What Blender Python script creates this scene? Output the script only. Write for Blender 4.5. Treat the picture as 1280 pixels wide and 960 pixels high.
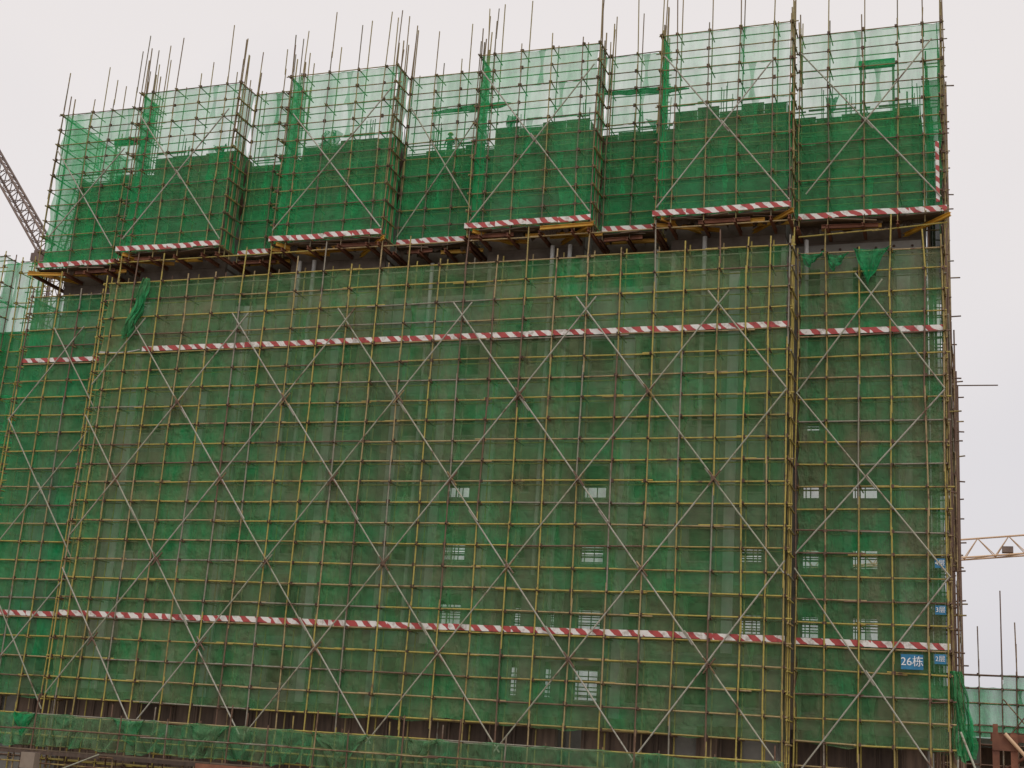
import bpy, bmesh, math, random
from mathutils import Matrix, Vector, noise

random.seed(26)
R = math.radians
for o in list(bpy.data.objects):
    bpy.data.objects.remove(o)
SC = bpy.context.scene
COL = SC.collection

# ------------------------------------------------------------------ camera
cam = bpy.data.cameras.new('Camera')
cam.sensor_width = 36.0
cam.lens = 47.75
cam.clip_start = 0.5
cam.clip_end = 3000
co = bpy.data.objects.new('Camera', cam)
COL.objects.link(co)
co.matrix_world = Matrix(((0.944245, 0.024868, 0.328304, 44.9965),
                          (0.322751, -0.26698, -0.908049, -58.6815),
                          (0.065069, 0.963381, -0.26012, 1.6994),
                          (0, 0, 0, 1)))
SC.camera = co

# ------------------------------------------------------------------ sky and sun (overcast)
SUN_EL, SUN_AZ = R(52), R(150)
world = bpy.data.worlds.new('World')
SC.world = world
world.use_nodes = True
wn, wl = world.node_tree.nodes, world.node_tree.links
wn.clear()
w_out = wn.new('ShaderNodeOutputWorld')
w_bg = wn.new('ShaderNodeBackground')
w_bg.inputs['Strength'].default_value = 0.132
sky = wn.new('ShaderNodeTexSky')
sky.sky_type = 'NISHITA'
sky.sun_disc = False
sky.sun_elevation = SUN_EL
sky.sun_rotation = SUN_AZ
sky.air_density = 1.0
sky.dust_density = 4.0
sky.ozone_density = 1.0
w_hsv = wn.new('ShaderNodeHueSaturation')
w_hsv.inputs['Saturation'].default_value = 0.05
w_mix = wn.new('ShaderNodeMix')
w_mix.data_type = 'RGBA'
w_mix.inputs[0].default_value = 0.82            # closed cloud deck over the clear sky
w_tc = wn.new('ShaderNodeTexCoord')
w_no = wn.new('ShaderNodeTexNoise')
w_no.inputs['Scale'].default_value = 2.2
w_no.inputs['Detail'].default_value = 3.0
w_sx = wn.new('ShaderNodeSeparateXYZ')
w_ma = wn.new('ShaderNodeMath')
w_ma.operation = 'MULTIPLY_ADD'
w_ma.inputs[1].default_value = 0.8
w_rp = wn.new('ShaderNodeValToRGB')
w_rp.color_ramp.elements[0].position = 0.42
w_rp.color_ramp.elements[0].color = (5.7, 5.55, 5.85, 1)
w_rp.color_ramp.elements[1].position = 0.86
w_rp.color_ramp.elements[1].color = (7.0, 6.62, 6.58, 1)
wl.new(w_tc.outputs['Generated'], w_no.inputs['Vector'])
wl.new(w_tc.outputs['Generated'], w_sx.inputs[0])
wl.new(w_sx.outputs['Z'], w_ma.inputs[0])       # a cloud deck is paler overhead than near the horizon
wl.new(w_no.outputs['Fac'], w_ma.inputs[2])
wl.new(w_ma.outputs[0], w_rp.inputs['Fac'])
wl.new(sky.outputs['Color'], w_hsv.inputs['Color'])
wl.new(w_hsv.outputs['Color'], w_mix.inputs[6])
wl.new(w_rp.outputs['Color'], w_mix.inputs[7])
wl.new(w_mix.outputs[2], w_bg.inputs['Color'])
wl.new(w_bg.outputs['Background'], w_out.inputs['Surface'])

sun = bpy.data.lights.new('Sun', 'SUN')
sun.energy = 0.7
sun.angle = R(25)
sun.color = (1.0, 0.96, 0.9)
so = bpy.data.objects.new('Sun', sun)
COL.objects.link(so)
sd = Vector((math.sin(SUN_AZ) * math.cos(SUN_EL), math.cos(SUN_AZ) * math.cos(SUN_EL), math.sin(SUN_EL)))
so.rotation_euler = sd.to_track_quat('Z', 'Y').to_euler()
so.location = (20, -40, 70)

SC.view_settings.view_transform = 'Standard'
SC.view_settings.look = 'None'
SC.view_settings.exposure = 0.0
SC.view_settings.gamma = 1.0
SC.view_settings.use_curve_mapping = False
SC.render.engine = 'CYCLES'
SC.cycles.max_bounces = 8
SC.cycles.diffuse_bounces = 4
SC.cycles.transmission_bounces = 6
SC.cycles.transparent_max_bounces = 24
SC.cycles.use_denoising = True


# ------------------------------------------------------------------ materials
def new_mat(name):
    m = bpy.data.materials.new(name)
    m.use_nodes = True
    nt = m.node_tree
    nt.nodes.clear()
    out = nt.nodes.new('ShaderNodeOutputMaterial')
    return m, nt.nodes, nt.links, out


def mixc(n, l, fac, a, b, blend='MIX'):
    x = n.new('ShaderNodeMix')
    x.data_type = 'RGBA'
    x.blend_type = blend
    for sock, v in ((x.inputs[0], fac), (x.inputs[6], a), (x.inputs[7], b)):
        if isinstance(v, (int, float)):
            sock.default_value = v
        elif isinstance(v, tuple):
            sock.default_value = (*v, 1)
        else:
            l.new(v, sock)
    return x.outputs[2]


def mth(n, l, op, a, b=0.0, c=None):
    x = n.new('ShaderNodeMath')
    x.operation = op
    for i, v in enumerate((a, b, c)):
        if v is None:
            continue
        if isinstance(v, (int, float)):
            x.inputs[i].default_value = v
        else:
            l.new(v, x.inputs[i])
    return x.outputs[0]


def pos_noise(n, l, scale, detail=3.0, rough=0.55, stretch=None):
    g = n.new('ShaderNodeNewGeometry')
    v = g.outputs['Position']
    if stretch:
        mp = n.new('ShaderNodeMapping')
        mp.inputs['Scale'].default_value = stretch
        l.new(v, mp.inputs['Vector'])
        v = mp.outputs['Vector']
    t = n.new('ShaderNodeTexNoise')
    t.inputs['Scale'].default_value = scale
    t.inputs['Detail'].default_value = detail
    t.inputs['Roughness'].default_value = rough
    l.new(v, t.inputs['Vector'])
    return t.outputs['Fac']


def ramp(n, l, fac, stops, interp='LINEAR'):
    r = n.new('ShaderNodeValToRGB')
    r.color_ramp.interpolation = interp
    e = r.color_ramp.elements
    while len(e) < len(stops):
        e.new(0.5)
    for k, (p, c) in enumerate(stops):
        e[k].position = p
        e[k].color = (*c, 1)
    l.new(fac, r.inputs['Fac'])
    return r.outputs['Color']


def solid(name, c1, c2, scale=2.0, rough=0.8, metal=0.0, stretch=None, rnd=0.25, bump=0.0):
    """two-tone weathered surface with a per-piece shift"""
    m, n, l, out = new_mat(name)
    b = n.new('ShaderNodeBsdfPrincipled')
    b.inputs['Roughness'].default_value = rough
    b.inputs['Metallic'].default_value = metal
    f = pos_noise(n, l, scale, 4.0, 0.6, stretch)
    col = ramp(n, l, f, [(0.32, c1), (0.68, c2)])
    oi = n.new('ShaderNodeObjectInfo')
    k = mth(n, l, 'MULTIPLY_ADD', oi.outputs['Random'], 2 * rnd, 1 - rnd)
    hs = n.new('ShaderNodeHueSaturation')
    l.new(col, hs.inputs['Color'])
    l.new(k, hs.inputs['Value'])
    l.new(hs.outputs['Color'], b.inputs['Base Color'])
    if bump:
        bp = n.new('ShaderNodeBump')
        bp.inputs['Strength'].default_value = bump
        bp.inputs['Distance'].default_value = 0.02
        l.new(pos_noise(n, l, scale * 6, 4.0), bp.inputs['Height'])
        l.new(bp.outputs['Normal'], b.inputs['Normal'])
    l.new(b.outputs['BSDF'], out.inputs['Surface'])
    return m


def pole_mat(name, palette, rust):
    """scaffold tube: paint picked per tube, rust where the paint has gone"""
    m, n, l, out = new_mat(name)
    b = n.new('ShaderNodeBsdfPrincipled')
    b.inputs['Roughness'].default_value = 0.6
    oi = n.new('ShaderNodeObjectInfo')
    k = len(palette)
    col = ramp(n, l, oi.outputs['Random'], [(i / k, c) for i, c in enumerate(palette)], 'CONSTANT')
    f = pos_noise(n, l, 1.1, 5.0, 0.65)
    w = ramp(n, l, f, [(0.60 - rust * 0.25, (0, 0, 0)), (0.72 - rust * 0.2, (1, 1, 1))])
    col = mixc(n, l, w, col, (0.16, 0.085, 0.05))
    f2 = pos_noise(n, l, 9.0, 3.0)
    col = mixc(n, l, 0.35, col, ramp(n, l, f2, [(0.3, (0.25, 0.2, 0.15)), (0.7, (1, 1, 1))]), 'MULTIPLY')
    l.new(col, b.inputs['Base Color'])
    l.new(b.outputs['BSDF'], out.inputs['Surface'])
    return m


def net_mat(name, base, alt, dust, dust_amt, t0):
    """woven safety net: part of the light goes through the holes, fewer of them seen at a slant"""
    m, n, l, out = new_mat(name)
    oi = n.new('ShaderNodeObjectInfo')
    col = mixc(n, l, oi.outputs['Random'], base, alt)
    d = pos_noise(n, l, 0.5, 6.0, 0.68, (1.3, 1, 0.8))
    dm = ramp(n, l, d, [(0.33, (0, 0, 0)), (0.64, (1, 1, 1))])
    col = mixc(n, l, mth(n, l, 'MULTIPLY', dm, dust_amt), col, dust)
    st = pos_noise(n, l, 2.6, 4.0, 0.6, (1.0, 1.0, 0.16))
    col = mixc(n, l, 0.45, col, ramp(n, l, st, [(0.35, (0.5, 0.5, 0.5)), (0.65, (1, 1, 1))]), 'MULTIPLY')
    cr = pos_noise(n, l, 0.9, 4.0, 0.6, (1.3, 1.0, 0.9))
    cr = mth(n, l, 'ABSOLUTE', mth(n, l, 'SUBTRACT', cr, 0.5))
    cr2 = pos_noise(n, l, 2.4, 5.0, 0.65, (1.8, 1.0, 0.45))
    hgt = mth(n, l, 'MULTIPLY_ADD', cr2, 0.35, cr)
    bp = n.new('ShaderNodeBump')
    bp.inputs['Strength'].default_value = 0.85
    bp.inputs['Distance'].default_value = 0.55
    l.new(hgt, bp.inputs['Height'])
    df = n.new('ShaderNodeBsdfDiffuse')
    tr = n.new('ShaderNodeBsdfTranslucent')
    l.new(col, df.inputs['Color'])
    l.new(bp.outputs['Normal'], df.inputs['Normal'])
    l.new(bp.outputs['Normal'], tr.inputs['Normal'])
    l.new(col, tr.inputs['Color'])
    fib = n.new('ShaderNodeMixShader')
    fib.inputs[0].default_value = 0.22
    l.new(df.outputs[0], fib.inputs[1])
    l.new(tr.outputs[0], fib.inputs[2])
    g = n.new('ShaderNodeNewGeometry')
    dt = n.new('ShaderNodeVectorMath')
    dt.operation = 'DOT_PRODUCT'
    l.new(g.outputs['Incoming'], dt.inputs[0])
    l.new(g.outputs['Normal'], dt.inputs[1])
    cs = mth(n, l, 'MAXIMUM', mth(n, l, 'ABSOLUTE', dt.outputs['Value']), 0.09)
    hole = mth(n, l, 'MULTIPLY_ADD', oi.outputs['Random'], 0.12, t0 - 0.06)
    hole = mth(n, l, 'ADD', hole, mth(n, l, 'MULTIPLY_ADD', st, 0.34, -0.17))
    bs = pos_noise(n, l, 0.95, 2.0, 0.5, (1.0, 1.0, 0.07))
    hole = mth(n, l, 'ADD', hole, mth(n, l, 'MULTIPLY_ADD', bs, 0.5, -0.25))
    tc = n.new('ShaderNodeTexCoord')
    sz = n.new('ShaderNodeSeparateXYZ')
    l.new(tc.outputs['Generated'], sz.inputs[0])
    edge = mth(n, l, 'ABSOLUTE', mth(n, l, 'SUBTRACT', sz.outputs['Z'], 0.5))
    hem = mth(n, l, 'GREATER_THAN', edge, mth(n, l, 'MULTIPLY_ADD', st, -0.05, 0.495))
    hole = mth(n, l, 'MULTIPLY', hole, mth(n, l, 'MULTIPLY_ADD', hem, -0.55, 1.0))   # the rim is folded double
    hole = mth(n, l, 'MINIMUM', mth(n, l, 'MAXIMUM', hole, 0.04), 0.85)
    T = mth(n, l, 'POWER', hole, mth(n, l, 'DIVIDE', 1.0, cs))
    tp = n.new('ShaderNodeBsdfTransparent')
    mx = n.new('ShaderNodeMixShader')
    l.new(T, mx.inputs[0])
    l.new(fib.outputs[0], mx.inputs[1])
    l.new(tp.outputs[0], mx.inputs[2])
    l.new(mx.outputs[0], out.inputs['Surface'])
    return m


def stripe_mat(name, period):
    m, n, l, out = new_mat(name)
    b = n.new('ShaderNodeBsdfPrincipled')
    b.inputs['Roughness'].default_value = 0.65
    tc = n.new('ShaderNodeTexCoord')
    sp = n.new('ShaderNodeSeparateXYZ')
    l.new(tc.outputs['Object'], sp.inputs[0])
    oi = n.new('ShaderNodeObjectInfo')
    v = mth(n, l, 'MULTIPLY_ADD', sp.outputs['Z'], 1.15, sp.outputs['X'])
    wob = pos_noise(n, l, 1.4, 2.0)
    v = mth(n, l, 'MULTIPLY_ADD', wob, 0.55, v)
    v = mth(n, l, 'ADD', mth(n, l, 'DIVIDE', v, period), oi.outputs['Random'])
    v = mth(n, l, 'FRACT', v)
    s = mth(n, l, 'GREATER_THAN', v, 0.5)
    grime = pos_noise(n, l, 2.2, 6.0, 0.75)
    red = ramp(n, l, grime, [(0.32, (0.19, 0.03, 0.03)), (0.5, (0.42, 0.065, 0.06))])
    wht = ramp(n, l, grime, [(0.32, (0.33, 0.27, 0.22)), (0.5, (0.76, 0.73, 0.69))])
    l.new(mixc(n, l, s, red, wht), b.inputs['Base Color'])
    l.new(b.outputs['BSDF'], out.inputs['Surface'])
    return m


YEL, TAN, OCH = (0.47, 0.37, 0.085), (0.42, 0.31, 0.15), (0.38, 0.29, 0.09)
BRN, GRY = (0.19, 0.11, 0.07), (0.30, 0.27, 0.21)
M = {
    'pole': pole_mat('pole_paint', [YEL, TAN, YEL, OCH, YEL, TAN, BRN, OCH, YEL, GRY], 0.2),
    'pole_worn': pole_mat('pole_worn', [BRN, TAN, BRN, OCH, GRY, BRN], 0.8),
    'pole_up': pole_mat('pole_backlit', [(0.30, 0.24, 0.085), (0.20, 0.14, 0.07), (0.34, 0.27, 0.09), (0.18, 0.15, 0.09), (0.27, 0.20, 0.08)], 0.2),  # upper tubes: their backlit darkness against the sky is put into the paint
    'brace': pole_mat('brace_paint', [(0.42, 0.40, 0.31), (0.38, 0.38, 0.29), (0.44, 0.42, 0.35)], 0.2),
    'coupler': solid('coupler_iron', (0.07, 0.04, 0.03), (0.14, 0.08, 0.05), 4, 0.7, 0.2),
    'net_new': net_mat('net_new', (0.022, 0.57, 0.175), (0.05, 0.61, 0.225), (0.2, 0.46, 0.22), 0.35, 0.605),
    'net_old': net_mat('net_old', (0.045, 0.44, 0.15), (0.13, 0.40, 0.16), (0.31, 0.32, 0.175), 0.74, 0.48),
    'net_left': net_mat('net_left', (0.03, 0.43, 0.155), (0.07, 0.41, 0.165), (0.25, 0.33, 0.17), 0.55, 0.47),
    'net_brown': net_mat('net_brown', (0.045, 0.42, 0.15), (0.12, 0.36, 0.15), (0.27, 0.25, 0.15), 0.82, 0.37),
    'net_skirt': net_mat('net_skirt', (0.035, 0.40, 0.155), (0.10, 0.40, 0.17), (0.28, 0.32, 0.18), 0.7, 0.50),
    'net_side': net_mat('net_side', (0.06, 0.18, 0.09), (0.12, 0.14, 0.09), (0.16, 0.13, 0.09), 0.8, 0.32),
    'net_pale': net_mat('net_pale', (0.04, 0.48, 0.18), (0.10, 0.54, 0.25), (0.3, 0.45, 0.30), 0.4, 0.33),
    'net_thick': net_mat('net_thick', (0.015, 0.36, 0.12), (0.03, 0.42, 0.16), (0.10, 0.30, 0.14), 0.4, 0.30),
    'stripe': stripe_mat('warning_stripes', 0.80),
    'stripe_s': stripe_mat('warning_stripes_short', 0.66),
    'concrete': solid('concrete', (0.20, 0.185, 0.165), (0.33, 0.31, 0.28), 0.7, 0.9, rnd=0.18, bump=0.3),
    'block': solid('blockwork', (0.23, 0.17, 0.13), (0.33, 0.27, 0.21), 1.0, 0.9, rnd=0.25, bump=0.3),
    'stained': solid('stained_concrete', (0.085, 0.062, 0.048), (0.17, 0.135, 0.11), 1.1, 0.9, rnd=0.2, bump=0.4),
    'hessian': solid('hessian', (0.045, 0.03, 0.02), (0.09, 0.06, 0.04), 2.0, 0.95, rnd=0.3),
    'ply': solid('plywood', (0.10, 0.055, 0.035), (0.19, 0.11, 0.07), 1.2, 0.7, rnd=0.35),
    'board': solid('timber_board', (0.075, 0.05, 0.038), (0.15, 0.10, 0.072), 1.5, 0.85, rnd=0.4, stretch=(3, 1, 0.4)),
    'plank': solid('deck_plank', (0.11, 0.075, 0.05), (0.2, 0.14, 0.09), 1.2, 0.85, rnd=0.35),
    'beam': solid('orange_beam', (0.42, 0.19, 0.015), (0.58, 0.34, 0.03), 1.8, 0.55, rnd=0.2),
    'pipe': solid('grey_pipe', (0.40, 0.39, 0.37), (0.55, 0.54, 0.51), 1.0, 0.6, rnd=0.1),
    'rust': solid('rusty_steel', (0.13, 0.045, 0.025), (0.24, 0.095, 0.05), 2.0, 0.75, rnd=0.25),
    'steel': solid('rebar_steel', (0.10, 0.075, 0.06), (0.17, 0.13, 0.1), 3.0, 0.6, rnd=0.2),
    'blue': solid('sign_blue', (0.012, 0.13, 0.26), (0.03, 0.20, 0.36), 3.0, 0.6, rnd=0.08),
    'letter': solid('sign_white', (0.72, 0.74, 0.75), (0.8, 0.8, 0.8), 4.0, 0.5, rnd=0.02),
    'crane_dark': solid('crane_dark', (0.13, 0.09, 0.075), (0.2, 0.14, 0.11), 0.8, 0.6, rnd=0.15),
    'crane_tan': solid('crane_tan', (0.56, 0.36, 0.21), (0.64, 0.45, 0.29), 0.8, 0.6, rnd=0.1),  # paled so that the crane's colour carries the distance haze
    'cloth': solid('work_clothes', (0.05, 0.06, 0.075), (0.09, 0.1, 0.11), 8, 0.9, rnd=0.0),
    'skin': solid('skin', (0.33, 0.2, 0.14), (0.38, 0.24, 0.17), 8, 0.6, rnd=0.0),
    'helmet': solid('helmet', (0.5, 0.35, 0.04), (0.55, 0.4, 0.05), 8, 0.4, rnd=0.0),
    'earth': solid('earth', (0.14, 0.105, 0.075), (0.24, 0.19, 0.14), 0.15, 0.95, rnd=0.0, bump=0.6),
}


# ------------------------------------------------------------------ builders
def link(o):
    COL.objects.link(o)
    return o


def tag(o, label, cat, group=None, kind=None):
    o['label'] = label
    o['category'] = cat
    if group:
        o['group'] = group
    if kind:
        o['kind'] = kind
    return o


def thing(name, loc, label, cat, group=None):
    o = link(bpy.data.objects.new(name, None))
    o.empty_display_size = 0.3
    o.location = loc
    return tag(o, label, cat, group)


def mesh_obj(name, verts, faces, mat, parent=None, smooth=False):
    """verts in world metres; a child keeps its place relative to its thing's base"""
    off = base_of(parent)
    me = bpy.data.meshes.new(name)
    me.from_pydata([(v[0] - off[0], v[1] - off[1], v[2] - off[2]) for v in verts], [], faces)
    me.materials.append(M[mat])
    if smooth:
        me.polygons.foreach_set('use_smooth', [True] * len(faces))
    o = link(bpy.data.objects.new(name, me))
    o.parent = parent
    return o


def base_of(p):
    off = Vector((0, 0, 0))
    while p is not None:
        off += p.location
        p = p.parent
    return off


BOXF = [(0, 3, 2, 1), (4, 5, 6, 7), (0, 1, 5, 4), (1, 2, 6, 5), (2, 3, 7, 6), (3, 0, 4, 7)]


def box_vf(V, F, x0, x1, y0, y1, z0, z1):
    b = len(V)
    V += [(x0, y0, z0), (x1, y0, z0), (x1, y1, z0), (x0, y1, z0), (x0, y0, z1), (x1, y0, z1), (x1, y1, z1), (x0, y1, z1)]
    F += [tuple(b + i for i in f) for f in BOXF]


def box(name, x0, x1, y0, y1, z0, z1, mat, parent=None):
    V, F = [], []
    box_vf(V, F, x0, x1, y0, y1, z0, z1)
    if parent is None:
        c = ((x0 + x1) / 2, (y0 + y1) / 2, z0)
        o = mesh_obj(name, [(a - c[0], b - c[1], d - c[2]) for a, b, d in V], F, mat)
        o.location = c
        return o
    return mesh_obj(name, V, F, mat, parent)


TUBES = {}


def tube_mesh(mat, sides=8):
    k = (mat, sides)
    if k not in TUBES:
        V = [(math.cos(2 * math.pi * i / sides), math.sin(2 * math.pi * i / sides), z) for z in (0, 1) for i in range(sides)]
        F = [(i, (i + 1) % sides, sides + (i + 1) % sides, sides + i) for i in range(sides)]
        F += [tuple(range(sides - 1, -1, -1)), tuple(range(sides, 2 * sides))]
        me = bpy.data.meshes.new('tube_' + mat)
        me.from_pydata(V, [], F)
        me.materials.append(M[mat])
        me.polygons.foreach_set('use_smooth', [True] * sides + [False] * 2)
        TUBES[k] = me
    return TUBES[k]


PR = 0.036


def pole(name, a, b, mat, parent=None, r=PR, sides=8):
    a, b = Vector(a), Vector(b)
    d = b - a
    o = link(bpy.data.objects.new(name, tube_mesh(mat, sides)))
    o.parent = parent
    o.location = a - base_of(parent)
    o.rotation_mode = 'QUATERNION'
    o.rotation_quaternion = d.to_track_quat('Z', 'Y')
    o.scale = (r, r, d.length)
    return o


def tubes_vf(V, F, a, b, r, sides=5):
    a, b = Vector(a), Vector(b)
    q = (b - a).to_track_quat('Z', 'Y')
    base = len(V)
    for p in (a, b):
        for i in range(sides):
            t = 2 * math.pi * i / sides
            V.append(tuple(p + q @ Vector((r * math.cos(t), r * math.sin(t), 0))))
    for i in range(sides):
        F.append((base + i, base + (i + 1) % sides, base + sides + (i + 1) % sides, base + sides + i))


def nz(x, y, z=0.0):
    return noise.noise(Vector((x, y, z)))


SEED = [0.0]


def sheet(parent, p0, u, width, z0, z1, mat, depth=0.07, pinch=0.14, sag=0.05, name='net_sheet', du=0.19, dz=0.17, low_free=False):
    """one net sheet tied along its rims, sides drawn in between the ties, billowing a little"""
    SEED[0] += 7.31
    s = SEED[0]
    ux, uy = u
    nx_, ny_ = -uy, ux                       # horizontal normal, pointing into the building for u=(1,0)
    nu, nv = max(2, int(width / du)), max(4, int((z1 - z0) / dz))
    V, F = [], []
    slack = random.uniform(0.6, 1.3)
    for j in range(nv + 1):
        v = j / nv
        bow = math.sin(math.pi * v)
        for i in range(nu + 1):
            t = i / nu
            e = pinch * bow * (1 - 2 * t) * (abs(1 - 2 * t) ** 3)
            x = t * width + e
            z = z0 + (z1 - z0) * v
            tie = abs(math.sin(math.pi * x / 0.8 + s))
            if j == nv:
                z -= sag * tie * 0.8
            if j == 0:
                z += (sag * tie if not low_free else 0.25 * nz(x * 0.9, s))
            w = depth * slack * (bow * (0.45 + 0.9 * nz(x * 0.55, s, z * 0.35)) + 0.55 * nz(x * 1.7, z * 0.8, s) + 0.5 * nz(x * 2.6 + z * 1.8, z * 1.4 - x * 0.6, s) + 0.35 * nz(x * 5.1 - z * 3.0, z * 3.1, s + 9))
            w += 0.02 * nz(x * 2.0, s + 3)
            V.append((p0[0] + ux * x + nx_ * w, p0[1] + uy * x + ny_ * w, z))
    for j in range(nv):
        for i in range(nu):
            a = j * (nu + 1) + i
            F.append((a, a + 1, a + nu + 2, a + nu + 1))
    return mesh_obj(name, V, F, mat, parent, smooth=True)


def net_face(parent, p0, u, width, rows, mat, max_w=6.2, over=0.42, depth=0.075):
    for z0, z1 in rows:
        cuts = [0.0]
        if width > 2.2:
            x = random.uniform(0.45, 0.9) * max_w if width > max_w else width * random.uniform(0.3, 0.7)
            while x < width - 1.2:
                cuts.append(x)
                x += max_w * random.uniform(0.7, 1.0)
        cuts.append(width)
        for k in range(len(cuts) - 1):
            a = cuts[k] - (over / 2 if k else 0)
            b = cuts[k + 1] + (over / 2 if k < len(cuts) - 2 else 0)
            off = 0.012 * (k % 2)
            nxx, nyy = -u[1], u[0]
            sheet(parent, (p0[0] + u[0] * a + nxx * off, p0[1] + u[1] * a + nyy * off), u, b - a, z0 - 0.04, z1 + 0.03, mat, depth, low_free=z0 < 2.9)


def couplers(parent, pts, mat='coupler'):
    V, F = [], []
    for x, y, z in pts:
        w = random.uniform(0.05, 0.085)
        h = random.uniform(0.05, 0.09)
        box_vf(V, F, x - w, x + w, y - 0.05, y + 0.06, z - h, z + h)
    o = mesh_obj('coupler', V, F, mat, parent)
    o['kind'] = 'stuff'
    return o


def jit(a=0.03):
    return random.uniform(-a, a)


# ------------------------------------------------------------------ ground
def ground():
    V, F = [], []
    n = 40
    for j in range(n + 1):
        for i in range(n + 1):
            x = -700 + 1500 * i / n
            y = -300 + 1500 * j / n
            V.append((x, y, -1.5 + 0.25 * nz(x * 0.02, y * 0.02)))
    for j in range(n):
        for i in range(n):
            a = j * (n + 1) + i
            F.append((a, a + 1, a + n + 2, a + n + 1))
    o = mesh_obj('ground', V, F, 'earth', smooth=True)
    o['kind'] = 'structure'


ground()

# ------------------------------------------------------------------ the unfinished building
FLOORS = [0.1, 3.25, 6.4, 9.55, 12.7, 15.85, 19.0, 22.15, 25.95, 29.1, 32.25]
SL = 0.14
SECT = [  # x0, x1, wall face y
    (-5.25, 0.9, 2.95), (0.9, 6.3, 1.5), (6.3, 10.3, 2.95), (10.3, 15.8, 1.5), (15.8, 21.45, 2.95),
    (21.45, 26.5, 1.5), (26.5, 30.9, 2.95), (30.9, 36.35, 1.5), (36.35, 42.4, 2.95)]
REAR = 8.6
# window columns: section index -> list of (x0, x1, see-through from floor, see-through to floor)
WIN = {0: [(-3.2, -1.9, 9, 9)], 1: [(2.2, 3.6, 9, 9), (4.6, 5.4, 9, 9)], 2: [(7.6, 8.9, 9, 9)], 3: [(11.5, 12.9, 9, 9), (13.9, 14.7, 9, 9)],
       4: [(17.0, 17.9, 9, 9), (19.75, 20.85, 2, 4)], 5: [(24.1, 24.42, 1, 2), (25.75, 26.05, 1, 2)], 6: [(26.75, 27.9, 1, 4), (29.2, 30.2, 9, 9)],
       7: [(32.2, 33.2, 9, 9), (34.6, 35.5, 2, 3)], 8: [(37.1, 37.8, 2, 5), (39.3, 40.35, 2, 4)]}
bld = thing('apartment_block', (19, 5, 0.0), 'unfinished grey concrete apartment block wrapped in scaffolding and green netting', 'building')


def wall_bay(x0, x1, yw, k, wins, mat, th=0.2):
    z0, z1 = FLOORS[k] + 0.002, FLOORS[k + 1] - SL - 0.002
    V, F = [], []
    sills = []
    cur = x0
    for a, b in wins:
        box_vf(V, F, cur, a, yw, yw + th, z0, z1)
        zs, zh = z0 + 0.9, min(z0 + 2.45, z1 - 0.35)
        box_vf(V, F, a, b, yw + 0.003, yw + th, z0, zs)
        box_vf(V, F, a, b, yw + 0.003, yw + th, zh, z1)
        sills.append((a - 0.06, b + 0.06, yw - 0.05, yw - 0.002, zs - 0.08, zs))
        cur = b
    box_vf(V, F, cur, x1, yw, yw + th, z0, z1)
    w = mesh_obj('wall', V, F, mat, bld)
    for q in sills:
        box('window_sill', *q, 'concrete', w)


for k in range(len(FLOORS) - 1):
    for si, (x0, x1, yw) in enumerate(SECT):
        if k >= 9:
            continue
        wins = [(a, b) for a, b, f, t in WIN[si]] if 1 <= k < 8 else []
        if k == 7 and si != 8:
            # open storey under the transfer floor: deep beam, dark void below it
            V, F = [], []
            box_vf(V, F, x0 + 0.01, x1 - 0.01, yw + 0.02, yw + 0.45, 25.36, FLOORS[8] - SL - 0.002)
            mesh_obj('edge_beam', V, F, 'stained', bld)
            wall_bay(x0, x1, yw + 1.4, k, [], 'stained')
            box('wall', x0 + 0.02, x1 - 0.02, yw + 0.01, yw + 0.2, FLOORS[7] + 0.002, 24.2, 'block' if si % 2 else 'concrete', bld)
        else:
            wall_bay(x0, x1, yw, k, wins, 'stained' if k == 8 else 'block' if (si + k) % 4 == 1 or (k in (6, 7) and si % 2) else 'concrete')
    # side cheeks of the projecting bays and the two end walls
    if k < 9:
        z0, z1 = FLOORS[k] + 0.002, FLOORS[k + 1] - SL - 0.002
        for (x0, x1, yw) in SECT:
            if yw < 2:
                box('cheek_wall', x0 + 0.004, x0 + 0.2, yw + 0.202, 2.948, z0, z1, 'concrete', bld)
                box('cheek_wall', x1 - 0.2, x1 - 0.004, yw + 0.202, 2.948, z0, z1, 'concrete', bld)
        box('end_wall', 42.2, 42.398, 3.152, REAR - 0.002, z0, z1, 'concrete', bld)
        box('end_wall', -5.248, -5.05, 3.152, REAR - 0.002, z0, z1, 'concrete', bld)
        # rear wall, left open where daylight is seen through the rooms
        opn = []
        for si, ws in WIN.items():
            yw = SECT[si][2]
            for a, b, f, t in ws:
                if f <= k <= t:
                    s = (REAR - yw) / (yw + 58.7)
                    opn.append((a + (a - 45) * s - 0.5, b + (b - 45) * s + 0.5))
        opn.sort()
        V, F = [], []
        cur = -5.25
        for a, b in opn:
            a = max(a, cur)
            if a > cur:
                box_vf(V, F, cur, a, REAR, REAR + 0.2, z0, z1)
            box_vf(V, F, a, b, REAR + 0.003, REAR + 0.197, z1 - 0.42, z1)
            cur = max(cur, b)
        box_vf(V, F, cur, 42.4, REAR, REAR + 0.2, z0, z1)
        mesh_obj('rear_wall', V, F, 'concrete', bld)
        # party walls between the flats
        for px in (0.7, 8.6, 15.4, 21.0, 29.0, 35.9):
            box('party_wall', px, px + 0.2, 4.6, REAR - 0.3, z0, z1, 'concrete', bld)
    zt = FLOORS[k + 1]
    V, F = [], []
    box_vf(V, F, -5.23, 42.38, 2.97, REAR + 0.18, zt - SL, zt)
    for (x0, x1, yw) in SECT:
        if yw < 2:
            box_vf(V, F, x0 + 0.02, x1 - 0.02, yw + 0.02, 2.97, zt - SL, zt)
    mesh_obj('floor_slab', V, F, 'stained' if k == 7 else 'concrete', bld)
box('base_slab', -5.23, 42.38, 1.6, REAR + 0.18, -1.4, 0.08, 'concrete', bld)

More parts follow.
